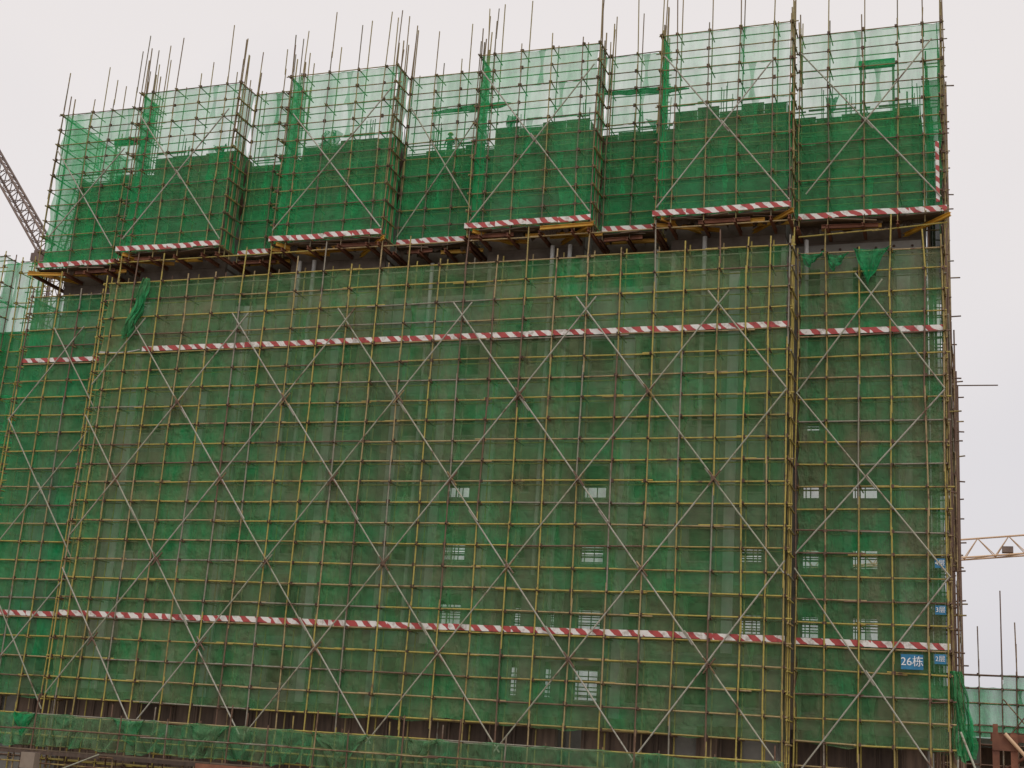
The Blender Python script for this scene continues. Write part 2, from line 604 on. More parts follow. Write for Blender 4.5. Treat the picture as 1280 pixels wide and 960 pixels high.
# formwork of the storey being cast: boards side by side, uneven tops
for (x0, x1, yw) in SECT:
    n = max(3, round((x1 - x0) / 1.15))
    for i in range(n):
        a, b = x0 + (x1 - x0) * i / n, x0 + (x1 - x0) * (i + 1) / n
        top = 32.72 + random.choice((0, 0.05, 0.1, -0.1, 0.12, -0.2, 0.02)) - (0.22 if yw > 2 else 0)
        off = jit(0.012)
        fp = box('formwork_panel', a + 0.008, b - 0.008, yw - 0.04 + off, yw - 0.015 + off, 29.0, top, 'ply', bld)
        for s in (0.25, 0.75):
            box('formwork_stud', a + (b - a) * s - 0.04, a + (b - a) * s + 0.04, yw - 0.13 + off, yw - 0.045 + off, 29.05, top - 0.05, 'ply', fp)
    xa = x0
    while xa < x1 - 0.6:
        xb = min(x1, xa + random.uniform(0.5, 2.4))
        zt = 32.95 + random.choice((0, 0.06, 0.1)) - (0.22 if yw > 2 else 0)
        box('edge_rail', xa, xb - random.uniform(0.02, 0.5), yw - 0.05, yw + 0.0, zt, zt + random.uniform(0.05, 0.12), 'plank', bld)
        xa = xb
    if yw < 2:
        for xx in (x0 - 0.04, x1 + 0.012):
            box('formwork_panel', xx, xx + 0.028, yw + 0.02, 2.86, 29.0, 32.7, 'ply', bld)
for i in range(9):
    a = -5.1 + 47.4 * i / 9
    box('formwork_panel', a, a + 47.4 / 9 - 0.02, REAR + 0.21, REAR + 0.235, 29.0, 32.6 + jit(0.15), 'ply', bld)
box('formwork_panel', 42.41, 42.436, 2.9, REAR, 29.0, 32.6, 'ply', bld)
box('formwork_panel', -5.286, -5.26, 2.9, REAR, 29.0, 32.7, 'ply', bld)
for z in (29.6, 30.5, 31.4, 32.3):
    for (x0, x1, yw) in SECT:
        pole('formwork_waler', (x0 + 0.1, yw - 0.19, z), (x1 - 0.1, yw - 0.19, z + jit(0.03)), 'pole_worn', bld, 0.035)
# vertical pipes and slender columns that show in the gap
for px, py, z0, z1 in ((37.22, 2.45, 15.9, 25.9), (25.0, 1.2, 9.6, 25.9), (25.9, 1.2, 6.4, 25.9), (11.0, 1.2, 15.0, 25.9), (11.85, 1.2, 15.0, 25.9), (18.0, 2.6, 6.0, 25.9), (30.0, 2.6, 6.0, 25.9), (32.6, 1.2, 15.0, 25.9)):
    pole('pipe', (px, py, z0), (px, py, z1), 'pipe', bld, 0.11, 10)
for px, w, yy, m_ in ((1.5, 0.5, 1.3, 'pipe'), (4.1, 0.35, 1.3, 'stained'), (5.9, 0.4, 1.3, 'pipe'), (7.0, 0.5, 2.75, 'pipe'), (9.6, 0.5, 2.75, 'stained'), (10.6, 0.35, 1.3, 'pipe'), (13.3, 0.45, 1.3, 'pipe'), (15.4, 0.35, 1.3, 'stained'),
                      (16.3, 0.5, 2.75, 'pipe'), (18.9, 0.45, 2.75, 'pipe'), (22.1, 0.5, 1.3, 'pipe'), (23.3, 0.4, 1.3, 'stained'), (28.5, 0.5, 2.75, 'pipe'), (31.3, 0.4, 1.3, 'pipe'), (33.8, 0.5, 1.3, 'pipe'), (35.8, 0.35, 1.3, 'stained'), (38.4, 0.5, 2.75, 'stained'), (41.3, 0.6, 2.75, 'pipe'), (-2.4, 0.4, 2.75, 'pipe'), (-0.2, 0.4, 2.75, 'stained')):
    z0_ = random.choice((3.3, 3.3, 6.4, 9.6))
    box('pilaster', px, px + w, yy, yy + 0.15, z0_, random.choice((24.1, 24.1, 21.9, 18.9)), m_, bld)
# tie-bolt holes in the end wall face
for i in range(6):
    for z in (25.15, 25.55):
        pole('bolt_plug', (37.9 + i * 0.82, 2.951, z + jit(0.05)), (37.9 + i * 0.82, 2.90, z), 'coupler', bld, 0.06, 6)


# ------------------------------------------------------------------ scaffolds
BACK = 0.95


def scaffold(label, xs, y, z0, z1, zs, group, tops=None, seg_h=5.8, seg_n=4, joined=False, back_top=None, deck=None, mat='pole', overs=(0.25, 0.25), r=0.037):
    """double-row tube scaffold facing the camera: uprights, ledgers, cross tubes, couplers"""
    x0, x1 = xs[0], xs[-1]
    t = thing('scaffold', ((x0 + x1) / 2, y, z0), label, 'scaffold', group)
    pts = []
    for i, x in enumerate(xs):
        top = z1 + (tops[i] if tops else 0.3)
        z = z0
        xx, yy = x + jit(), y + jit(0.015)
        first = random.uniform(0.4, 1.0) * seg_h
        while z < top - 0.01:
            e = min(top, z + first)
            first = seg_h
            if top - e < 0.8:
                e = top
            nx2 = x + jit(0.06)
            pole('upright', (xx, yy, z), (nx2, yy, e), mat, t, r)
            xx = nx2 + random.choice((-0.03, 0.03))
            z = e - (0.35 if e < top else 0)
        bt = z1 + (back_top[i] if back_top else 0.4)
        pole('upright', (x + jit(0.06), y + BACK + jit(), z0), (x + jit(0.06), y + BACK, bt), mat, t, r)
    for z in zs:
        step = max(2, seg_n)
        i0 = 0
        cut = random.randint(2, step) if len(xs) > step else len(xs) - 1
        while i0 < len(xs) - 1:
            i1 = min(len(xs) - 1, i0 + cut)
            cut = step
            if len(xs) - 1 - i1 == 1:
                i1 = len(xs) - 1
            a = xs[i0] - (overs[0] * random.uniform(0.2, 1.3) if i0 == 0 else random.uniform(0.15, 0.7))
            b = xs[i1] + (overs[1] * random.uniform(0.2, 1.3) if i1 == len(xs) - 1 else random.uniform(0.1, 0.6))
            o = 0.085 if (i0 // step) % 2 == 0 else 0.09
            pole('ledger', (a, y + o, z + jit(0.045)), (b, y + o, z + jit(0.045)), mat, t, r)
            i0 = i1
        pole('ledger', (x0 - 0.15, y + BACK - 0.085, z + jit()), (x1 + 0.15, y + BACK - 0.085, z + jit()), mat, t, r)
        for x in xs:
            pts.append((x + jit(0.02), y + 0.03, z + jit(0.02)))
    V, F = [], []
    for k, z in enumerate(zs):
        for i, x in enumerate(xs):
            if (k + i) % 2 == 0 or joined is False and k % 2 == 0:
                a, b = (x + 0.07, y - random.uniform(0.12, 0.3), z - 0.08), (x + 0.07 + jit(0.05), y + BACK + random.uniform(0.1, 0.25), z - 0.08 + jit())
                if joined:
                    tubes_vf(V, F, a, b, PR * 0.95, 6)
                else:
                    pole('cross_tube', a, b, mat, t, r)
    if joined:
        o = mesh_obj('cross_tube', V, F, mat, t, smooth=True)
        o['kind'] = 'stuff'
    couplers(t, pts)
    if deck is not None:
        n = max(1, round((x1 - x0) / 3.2))
        for i in range(n):
            for j in range(4):
                a, b = x0 + (x1 - x0) * i / n, x0 + (x1 - x0) * (i + 1) / n
                yy = y + 0.14 + j * 0.25
                box('plank', a - 0.1, b - 0.03, yy, yy + 0.23, deck + jit(0.012), deck + 0.045, 'plank', t)
    return t


def return_side(t, x, y0, y1, z0, z1, zs, out=1, ys=None, mat='pole'):
    """end face of a scaffold, running back into the building"""
    for yy in (ys or [(y0 + y1) / 2]):
        pole('upright', (x + jit(), yy, z0), (x + jit(), yy, z1 + random.uniform(0.1, 2.2)), mat, t)
    for z in zs:
        pole('ledger', (x + 0.05 * out, y0 - 0.15, z - 0.04 + jit()), (x + 0.05 * out, y1 + 0.1, z - 0.04 + jit()), mat, t)


def braces(t, pairs, y, mat='brace'):
    for (a, b) in pairs:
        a, b = Vector((a[0], y, a[1])), Vector((b[0], y, b[1]))
        d = b - a
        n = max(1, round(d.length / 6.2))
        u = d.normalized()
        for i in range(n):
            p = a + d * (i / n) - u * (0.35 if i else 0)
            q = a + d * ((i + 1) / n) + u * (0.35 if i < n - 1 else 0)
            s = Vector((0.05 * (i % 2), -0.03 * (i % 2), 0.04 * (i % 2)))
            pole('brace', p + s, q + s, mat, t, 0.037)


LZ = [6.82 + k for k in range(-4, 19)]               # 2.82 ... 24.82
main_x = [-0.05, 0.6, 1.75, 3.42, 5.07, 6.73, 8.42, 9.95, 11.55, 13.1, 14.63, 16.28, 17.85, 19.5, 20.96, 22.54, 24.13, 25.65, 27.26, 28.88, 30.48, 31.97, 33.54, 34.85, 35.9, 36.74]
mt = []
for i, x in enumerate(main_x):
    mt.append(random.choice((1.55, 0.45, 1.6, 0.3, 1.7, 0.9)))
sm = scaffold('broad yellow and rust tube scaffold covering the flat lower front of the block', main_x, 0.0, -1.5, 24.82, [-0.2, 0.9, 1.9] + LZ,
              'scaffolds round the apartment block', mt, joined=True, back_top=[0.6] * len(main_x))
pole('ledger', (-0.3, 0.085, 26.02), (12.4, 0.085, 26.0), 'pole', sm)
pole('ledger', (12.0, 0.09, 26.03), (24.6, 0.09, 25.98), 'pole', sm)
pole('ledger', (24.2, 0.085, 26.0), (37.0, 0.085, 26.02), 'pole', sm)
return_side(sm, 36.85, 0.0, 1.5, -1.5, 25.2, [z - 0.1 for z in LZ], 1, [0.45, 1.0])
return_side(sm, -0.1, 0.0, 1.5, -1.5, 25.2, [z - 0.1 for z in LZ], -1, [0.5, 1.0])
KX, KZ = 3.13, 4.08
prs = []
for x0 in (2.36, 8.6, 14.7, 21.0, 27.28, 33.6):
    zt = 22.05
    xe = x0 + KX * (zt - 1.55) / KZ
    ze = 1.55
    if xe > 36.7:
        ze = zt - (36.7 - x0) * KZ / KX
        xe = 36.7
    ov = 0.42
    prs.append(((x0 - ov * KX / KZ * 1.6, zt + ov * 1.6), (xe, ze)))
    xe = x0 - KX * (zt - 1.55) / KZ
    ze = 1.55
    if xe < 0.05:
        ze = zt - (x0 - 0.05) * KZ / KX
        xe = 0.05
    prs.append(((x0 + ov * KX / KZ * 1.5, zt + ov * 1.5), (xe, ze)))
prs += [((-0.1, 17.4), (11.3, 1.6)), ((-0.1, 9.3), (5.2, 1.75)), ((36.75, 17.95), (24.1, 1.55)), ((36.75, 10.3), (30.3, 1.5)), ]
for q, (a, b) in enumerate(prs):
    braces(sm, [(a, b)], -0.085 if b[0] > a[0] else -0.14)

for r_, zz in enumerate((17.97, 13.9, 9.82, 5.74)):
    for q in range(7):
        xx = 2.36 + 6.24 * q + (3.13 if r_ % 2 == 0 else 0.0)
        if xx < 36.5:
            for sg in (-1, 1):
                dx, dz = 0.61 * 0.42, 0.79 * 0.42
                pole('splice_tube', (xx - dx * sg + 0.06, -0.17, zz + dz), (xx + dx * sg + 0.06, -0.17, zz - dz), 'pole_worn', sm, 0.036)
            box('swivel_coupler', xx - 0.09, xx + 0.09, -0.2, -0.06, zz - 0.09, zz + 0.09, 'coupler', sm)

net_rows = [(2.82 + 2 * k, 4.82 + 2 * k) for k in range(11)]
nm = thing('safety_net', (18.4, 0.16, 2.8), 'broad dusty green safety net covering the flat lower front of the block', 'safety net', 'nets on the apartment block')
net_face(nm, (-0.05, 0.17), (1, 0), 36.8, net_rows, 'net_old')
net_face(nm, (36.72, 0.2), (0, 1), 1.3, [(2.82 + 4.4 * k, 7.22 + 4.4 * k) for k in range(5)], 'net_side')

right_x = [36.98, 38.25, 39.7, 41.1, 42.55, 43.36]
sr = scaffold('narrow lower tube scaffold at the right end below the blue signs', right_x, 1.5, -1.5, 24.86, [-0.2, 0.9, 1.9] + [z + 0.05 for z in LZ],
              'scaffolds round the apartment block', [0.3, 1.2, 0.2, 1.9, 0.9, 0.6], joined=True, overs=(0.05, 0.3))
pole('ledger', (36.95, 1.6, 25.75), (40.6, 1.6, 25.9), 'pole', sr)
pole('ledger', (40.3, 1.6, 25.85), (43.6, 1.6, 26.05), 'pole', sr)
braces(sr, [((39.55, 23.75), (43.36, 18.2)), ((40.75, 23.4), (36.95, 18.1)), ((36.95, 18.15), (43.4, 9.9)), ((43.36, 18.15), (36.95, 10.8)),
            ((36.95, 10.2), (43.3, 1.0)), ((43.4, 9.95), (37.2, 1.6))], 1.39)
nr = thing('safety_net', (40.2, 1.66, 2.8), 'dusty green safety net at the lower right end behind the blue signs', 'safety net', 'nets on the apartment block')
net_face(nr, (36.95, 1.67), (1, 0), 6.4, [(2.86 + 2.0 * k, 4.86 + 2.0 * k) for k in range(11)], 'net_brown')

left_x = [-6.15, -4.35, -2.85, -1.4, -0.25]
sl = scaffold('lower tube scaffold set back at the left end below the short striped board', left_x, 1.5, -1.5, 24.9, [-0.2, 0.9, 1.9] + [z + 0.05 for z in LZ],
              'scaffolds round the apartment block', [0.5, 1.4, 0.3, 0.2, 0.2], joined=True, overs=(0.3, 0.05))
return_side(sl, -6.25, 1.5, 8.0, -1.5, 25.0, [z - 0.1 for z in LZ], -1, [2.4, 4, 5.6, 7.2, 8.0])
braces(sl, [((-4.2, 22.9), (-0.3, 17.6)), ((-2.2, 22.9), (-6.3, 17.6)), ((-7.0 + 0.7, 17.7), (-0.6, 9.7)), ((-0.3, 17.7), (-6.3, 9.9)), ((-6.2, 9.3), (-1.2, 2.2)), ((-0.8, 9.2), (-6.2, 2.3))], 1.39)
nl = thing('safety_net', (-3.1, 1.66, 2.8), 'bright green safety net on the set-back lower left end', 'safety net', 'nets on the apartment block')
net_face(nl, (-6.15, 1.67), (1, 0), 6.2, [(2.86 + 2.0 * k, 4.86 + 2.0 * k) for k in range(11)], 'net_left')
net_face(nl, (-6.12, 1.75), (0, 1), 6.2, [(2.86 + 4.4 * k, 7.26 + 4.4 * k) for k in range(5)], 'net_left')

sb = thing('scaffold', (19, 9.6, -1.5), 'rear scaffold glimpsed as bars through the lit window openings', 'scaffold', 'scaffolds round the apartment block')
x = 16.0
while x < 42:
    pole('upright', (x, 9.6, -1.5), (x + jit(), 9.6, 28), 'pole_worn', sb, 0.03)
    pole('upright', (x + 0.3, 10.5, -1.5), (x + 0.3 + jit(), 10.5, 28), 'pole_worn', sb, 0.03)
    x += random.choice((0.22, 0.35, 0.5, 0.8, 1.1))
z = 0.5
while z < 26:
    pole('ledger', (15.8, 9.68, z), (42.2, 9.68, z + jit()), 'pole_worn', sb, 0.03)
    pole('ledger', (15.8, 10.42, z + 0.25), (42.2, 10.42, z + 0.25 + jit()), 'pole_worn', sb, 0.03)
    z += random.choice((0.2, 0.3, 0.55, 0.9))
    if random.random() < 0.4:
        box('plank', 15.8 + random.uniform(0, 4), 42.2 - random.uniform(0, 5), 9.7, 9.95, z - 0.12, z - 0.06, 'plank', sb)

nb2 = thing('safety_net', (26, 9.8, 2.0), 'thin net added behind the building to dim the lit window openings of the lower front', 'safety net', 'nets on the apartment block')
net_face(nb2, (15.5, 9.8), (1, 0), 20.2, [(2.0 + 2.0 * k, 3.9 + 2.0 * k) for k in range(8)], 'net_new')  # added to dim the sky showing through the rooms

# upper tier, carried on cantilever beams
UZ = [26.62 + 0.96 * k for k in range(11)]
UT = UZ[-1]
UR = [(UZ[2 * k], UZ[2 * k + 2]) for k in range(5)]
UP = [  # label word, xs, y
    ('leftmost set-back', [-6.1, -4.0, -2.62, -1.16, 0.2], 1.5),
    ('first projecting, counted from the left,', [0.38, 1.1, 2.64, 4.17, 5.87, 6.74], 0.0),
    ('narrow recessed, second from the left,', [6.95, 8.56, 9.75], 1.5),
    ('second projecting, counted from the left,', [9.85, 10.66, 12.18, 13.9, 15.5, 16.15], 0.0),
    ('recessed, with a workman behind it,', [16.35, 17.78, 19.22, 20.6], 1.5),
    ('third projecting, counted from the left,', [20.85, 21.62, 23.12, 24.75, 26.4, 27.22], 0.0),
    ('narrow recessed, nearest the right,', [27.4, 28.78, 30.25], 1.5),
    ('rightmost projecting', [30.42, 31.18, 32.76, 34.28, 35.92, 36.75], 0.0),
    ('right-end set-back', [36.95, 38.3, 39.91, 41.45, 42.62, 43.5], 1.5)]
UXB = {0: [((-6.0, 33.9), (-1.2, 27.6)), ((-5.6, 28.4), (-1.3, 33.6))], 1: [((0.45, 34.9), (6.7, 26.9)), ((0.6, 27.3), (6.3, 34.6))],
       3: [((10.3, 33.9), (16.1, 27.0)), ((9.9, 27.2), (16.0, 34.8))], 4: [((16.5, 34.4), (20.6, 28.0)), ((16.4, 27.0), (20.5, 33.6))],
       5: [((21.0, 35.3), (27.15, 27.0)), ((21.0, 26.9), (27.0, 34.9))], 7: [((30.6, 35.0), (36.7, 26.9)), ((30.5, 27.0), (35.9, 34.2))],
       8: [((37.0, 35.2), (43.3, 27.2)), ((37.3, 27.8), (43.0, 35.2))]}
for bi, (word, xs, y) in enumerate(UP):
    tops = [random.choice((0.4, 0.8, 1.9, 2.6, 3.2, 3.6)) for _ in xs]
    bts = [random.choice((0.6, 1.2, 2.0, 2.8, 3.4)) for _ in xs]
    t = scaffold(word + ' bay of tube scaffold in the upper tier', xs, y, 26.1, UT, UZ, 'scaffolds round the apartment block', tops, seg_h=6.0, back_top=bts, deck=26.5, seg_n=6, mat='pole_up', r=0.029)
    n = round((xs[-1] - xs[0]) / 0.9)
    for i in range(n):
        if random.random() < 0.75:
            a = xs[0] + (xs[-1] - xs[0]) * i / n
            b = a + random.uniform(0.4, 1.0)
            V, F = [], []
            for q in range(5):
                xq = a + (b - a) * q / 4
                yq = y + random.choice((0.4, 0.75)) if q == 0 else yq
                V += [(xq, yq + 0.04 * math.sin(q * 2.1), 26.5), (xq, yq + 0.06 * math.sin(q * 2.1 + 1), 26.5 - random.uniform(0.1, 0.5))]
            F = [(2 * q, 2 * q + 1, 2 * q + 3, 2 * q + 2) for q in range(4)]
            mesh_obj('hessian_shade_strip', V, F, 'hessian', t)  # hanging scraps, dark cloth also deepening the shade under the deck
    if bi in UXB:
        for q, pr in enumerate(UXB[bi]):
            braces(t, [pr], y - 0.085 - 0.05 * q)
    # short extra uprights lapped on to the corner posts
    for x in (xs[0], xs[-1]):
        for q in range(2):
            zz = random.uniform(29, 34)
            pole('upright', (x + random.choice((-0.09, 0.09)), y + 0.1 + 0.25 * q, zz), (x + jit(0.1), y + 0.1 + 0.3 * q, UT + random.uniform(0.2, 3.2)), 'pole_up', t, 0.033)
    nn = thing('safety_net', ((xs[0] + xs[-1]) / 2, y + 0.16, 26.6), 'emerald safety net on the ' + word + ' bay of the upper tier', 'safety net', 'nets on the apartment block')
    ex = 0.3 if y else 0.0
    net_face(nn, (xs[0] - (ex if bi else 0), y + 0.17), (1, 0), xs[-1] - xs[0] + (2 * ex if 0 < bi < 8 else ex), UR, 'net_new', depth=0.08)
    if y == 0.0:
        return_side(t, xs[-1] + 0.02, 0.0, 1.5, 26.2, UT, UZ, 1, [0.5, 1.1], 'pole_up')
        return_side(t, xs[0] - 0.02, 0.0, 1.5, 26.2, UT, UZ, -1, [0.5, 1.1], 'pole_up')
        net_face(nn, (xs[-1] - 0.03, 0.18), (0, 1), 1.45, UR, 'net_new', depth=0.05)
        net_face(nn, (xs[0] + 0.03, 0.18), (0, 1), 1.45, UR, 'net_new', depth=0.05)
    if bi == 0:
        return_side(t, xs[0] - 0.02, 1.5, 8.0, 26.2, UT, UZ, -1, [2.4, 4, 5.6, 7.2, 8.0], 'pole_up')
        net_face(nn, (xs[0] + 0.25, 1.75), (0, 1), 6.2, UR, 'net_new', depth=0.12)

# right-hand end scaffold, seen along its length
ZS = [-0.2, 0.9, 1.9] + LZ + [25.8] + UZ
se = thing('scaffold', (43.45, 7.5, -1.5), 'dark rusty end scaffold along the right edge of the block, seen edge-on', 'scaffold', 'scaffolds round the apartment block')
for yy in (2.45, 3.9, 5.4, 6.9, 8.4, 9.9, 11.4):
    pole('upright', (43.42 + jit(), yy, -1.5), (43.42 + jit(), yy, 12.0), 'pole_worn', se)
    pole('upright', (43.46 + jit(), yy, 11.6), (43.44 + jit(), yy, 24.5), 'pole_worn', se)
    pole('upright', (43.46 + jit(), yy, 24.1), (43.44 + jit(), yy, UT + random.uniform(-0.6, 1.6)), 'pole_worn', se)
    pole('upright', (42.75 + jit(), yy, -1.5), (42.75 + jit(), yy, UT - 1), 'pole_worn', se)
for z in ZS:
    if z < 34:
        pole('ledger', (43.36, 1.3, z + jit(0.05)), (43.36, 12.0, z + jit(0.05)), 'pole_worn', se)
    yy = random.choice((1.6, 2.5, 4, 5.5, 8.5, 9.9))
    pole('cross_tube', (42.5, yy, z + jit(0.1)), (43.5 + random.choice((-0.05, 0.1, 0.25, 0.5)), yy, z + jit(0.05)), 'pole_worn', se)
    yy = random.choice((5.4, 6.9, 8.5, 9.9, 11.4))
    pole('cross_tube', (42.5, yy, z + 0.4 + jit(0.2)), (43.5 + random.choice((-0.05, 0.0, 0.1, 0.25, 0.4)), yy, z + 0.4 + jit(0.1)), 'pole_worn', se)
    if z < 21.5:
        yy = random.choice((10.5, 11.4, 12.0))
        pole('cross_tube', (42.5, yy, z - 0.3 + jit(0.2)), (43.55 + random.choice((-0.1, 0.0, 0.1, 0.25, 0.45)), yy, z - 0.3 + jit(0.1)), 'pole_worn', se)
for k, yy in enumerate((5.0, 6.6, 8.0, 9.4, 10.8, 12.2)):
    pole('upright', (43.66 + jit(0.05), yy, -1.5), (43.66 + jit(0.05), yy, 10.2 + random.uniform(0, 1)), 'pole_worn', se)
    pole('upright', (43.70 + jit(0.05), yy, 9.8), (43.66 + jit(0.05), yy, 20.6 + random.uniform(0, 2.2)), 'pole_worn', se)
for z in LZ:
    if z < 21.5:
        pole('ledger', (43.62, 4.6, z + 0.3 + jit(0.1)), (43.62, 12.6, z + 0.3 + jit(0.1)), 'pole_worn', se)
pole('cross_tube', (42.6, 6.0, 19.6), (45.6, 6.0, 19.55), 'pole_worn', se, 0.03)
pole('brace', (43.55, 9.9, 13.5), (43.55, 2.0, 21.8), 'brace', se)
pole('brace', (43.6, 11.0, 10.0), (43.55, 3.0, 2.0), 'brace', se)
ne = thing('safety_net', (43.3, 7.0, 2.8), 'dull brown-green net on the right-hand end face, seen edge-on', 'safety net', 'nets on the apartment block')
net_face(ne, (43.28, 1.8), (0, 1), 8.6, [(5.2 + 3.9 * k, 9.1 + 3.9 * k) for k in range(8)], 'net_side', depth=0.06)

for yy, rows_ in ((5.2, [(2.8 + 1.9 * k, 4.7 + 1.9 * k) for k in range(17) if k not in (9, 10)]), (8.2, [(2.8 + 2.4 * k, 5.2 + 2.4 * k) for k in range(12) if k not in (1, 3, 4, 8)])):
    net_face(ne, (42.42, yy), (1, 0), 0.9, rows_, 'net_side', depth=0.1)  # cross sheets added to block the bright sky in the end gap
for yy in (3.2, 6.5):
    for k in range(4):
        pole('upright', (42.52 + 0.17 * k, yy + jit(0.3), 2.0), (42.52 + 0.17 * k + jit(0.05), yy, 24.0), 'pole_worn', se, 0.02)

# lowered net bunched at the foot of the right-hand corner
def hanging(name, a, b, w, folds, label, mat='net_left', group=None, bell=0.5):
    """net gathered at a and let down to b: pleated cloth, ragged hem, w metres wide at its widest"""
    a, b = Vector(a), Vector(b)
    SEED[0] += 5.7
    s = SEED[0]
    V, F = [], []
    nv, nu = 26, folds * 10
    for j in range(nv + 1):
        v = j / nv
        c = a.lerp(b, v) + Vector((0.22 * nz(v * 2.6, s), 0, 0))
        ww = w * (0.3 + bell * math.sin(math.pi * min(1, v * 0.72 + 0.1)) + 0.35 * nz(v * 3.1, s + 4))
        for i in range(nu + 1):
            t = i / nu
            pl = math.sin(2 * math.pi * folds * t + 1.6 * math.sin(v * 4 + s) + 3.5 * nz(t * 3, v * 2.2, s)) + 0.9 * nz(t * 9, v * 3.5, s + 5)
            hem = 0.3 * nz(t * 4.0, s + 8) * v * v * (a.z - b.z) * 0.5
            x = c.x - a.x + ww * (t - 0.5) + 0.10 * ww * math.cos(2 * math.pi * folds * t * 1.3 + v * 3)
            x += 0.16 * ww * nz(t * 5, v * 6, s + 11)
            V.append((x, 0.13 * pl * (0.5 + 0.6 * v) + 0.16 * nz(t * 6, v * 5, s) - 0.05, c.z - b.z + hem + 0.05 * nz(t * 7, v * 6, s + 2)))
    for j in range(nv):
        for i in range(nu):
            q = j * (nu + 1) + i
            F.append((q, q + 1, q + nu + 2, q + nu + 1))
    o = mesh_obj(name, V, F, mat, smooth=True)
    o.location = (a.x, a.y, b.z)
    return tag(o, label, 'netting', group)


def swag(name, x0, x1, xm, y, zt, zb, label, mat='net_thick'):
    """loose flap of net tied at two corners, hanging to a point in folds"""
    SEED[0] += 3.3
    V, F = [], []
    nu, nv = 16, 10
    for j in range(nv + 1):
        v = j / nv
        for i in range(nu + 1):
            t = i / nu
            x = x0 + (x1 - x0) * t
            top = zt - 0.12 * math.sin(math.pi * t)
            tip = (xm - x0) / (x1 - x0)
            low = zt - 0.05 - (zt - zb) * max(0.0, 1 - abs(t - tip) / (tip if t < tip else 1 - tip)) ** 0.8
            z = top + (min(low, top - 0.02) - top) * v
            x += (xm - x) * 0.18 * v
            z += 0.16 * nz(t * 6, v * 3, SEED[0] + 1) * v
            V.append((x - xm + 0.1 * nz(t * 5, v * 3, SEED[0] + 6) * v, 0.13 * math.sin(t * 17 + 2.5 * v + 2 * nz(t * 3, v, SEED[0])) * (0.3 + v) + 0.12 * nz(t * 6, v * 5, SEED[0]), z - zb))
    for j in range(nv):
        for i in range(nu):
            q = j * (nu + 1) + i
            F.append((q, q + 1, q + nu + 2, q + nu + 1))
    o = mesh_obj(name, V, F, mat, smooth=True)
    o.location = (xm, y, zb)
    return tag(o, label, 'netting', 'loose flaps of netting')


hanging('net_bundle', (2.65, -0.12, 24.9), (1.95, -0.14, 21.7), 0.95, 4, 'dark green net bunched into folds hanging near the left corner of the lower front')
hanging('net_bundle', (43.45, 2.0, 6.1), (43.95, 2.2, 2.6), 1.0, 5, 'torn green net bunched at the foot of the right corner')
swag('net_flap', 36.95, 38.2, 37.5, 1.42, 24.9, 24.2, 'small green net flap beside the grey pipe at the lower right end')
swag('net_flap', 38.25, 39.3, 38.5, 1.44, 24.8, 23.9, 'dull green net flap between the small flap and the big pointed one')
swag('net_flap', 39.45, 41.15, 40.05, 1.40, 24.98, 23.2, 'big pointed green net flap hanging above the right-end cross brace')
swag('net_flap', -0.9, 0.6, -0.2, -1.18, 2.0, 0.9, 'green net flap folded over the rail gap at the bottom left')

# ------------------------------------------------------------------ striped warning boards
def striped(label, x0, x1, y, z, h, mat, rough=0.02, seg=3.0):
    t = thing('warning_board', ((x0 + x1) / 2, y, z), label, 'warning board', 'red and white striped boards')
    n = max(1, round((x1 - x0) / seg))
    for i in range(n):
        a, b = x0 + (x1 - x0) * i / n, x0 + (x1 - x0) * (i + 1) / n
        V, F = [], []
        L = b - a
        dz0, dz1 = jit(rough), jit(rough)
        for xx, dz in ((0, dz0), (L / 2, (dz0 + dz1) / 2 + jit(0.012)), (L, dz1)):
            V += [(xx, 0.025, dz), (xx, 0.045, dz), (xx, 0.045, h + dz), (xx, 0.025, h + dz)]
        for s in (0, 4):
            F += [(s, s + 4, s + 7, s + 3), (s + 1, s + 2, s + 6, s + 5), (s + 3, s + 7, s + 6, s + 2), (s, s + 1, s + 5, s + 4)]
        F += [(0, 3, 2, 1), (8, 9, 10, 11)]
        o = mesh_obj('board', V, F, mat)
        o.parent = t
        o.location = Vector((a + 0.003, y + 0.004 * (i % 2), z)) - t.location
    return t


striped('long red and white board across the lower front, low down', 0.0, 36.75, 0.02, 6.87, 0.27, 'stripe')
striped('red and white board across the lower front, just under the top brace crossings', 2.75, 36.8, 0.02, 20.87, 0.27, 'stripe')
striped('red and white board directly above the blue building sign', 36.95, 43.4, 1.52, 6.93, 0.27, 'stripe')
striped('red and white board at the right end under the grey pipe and net flaps', 36.95, 43.4, 1.52, 20.93, 0.26, 'stripe')
striped('red and white board at the left edge of the picture, low down', -6.2, -0.25, 1.52, 6.93, 0.26, 'stripe')
striped('short red and white board on the set-back left end', -6.2, -1.0, 1.52, 20.92, 0.25, 'stripe')
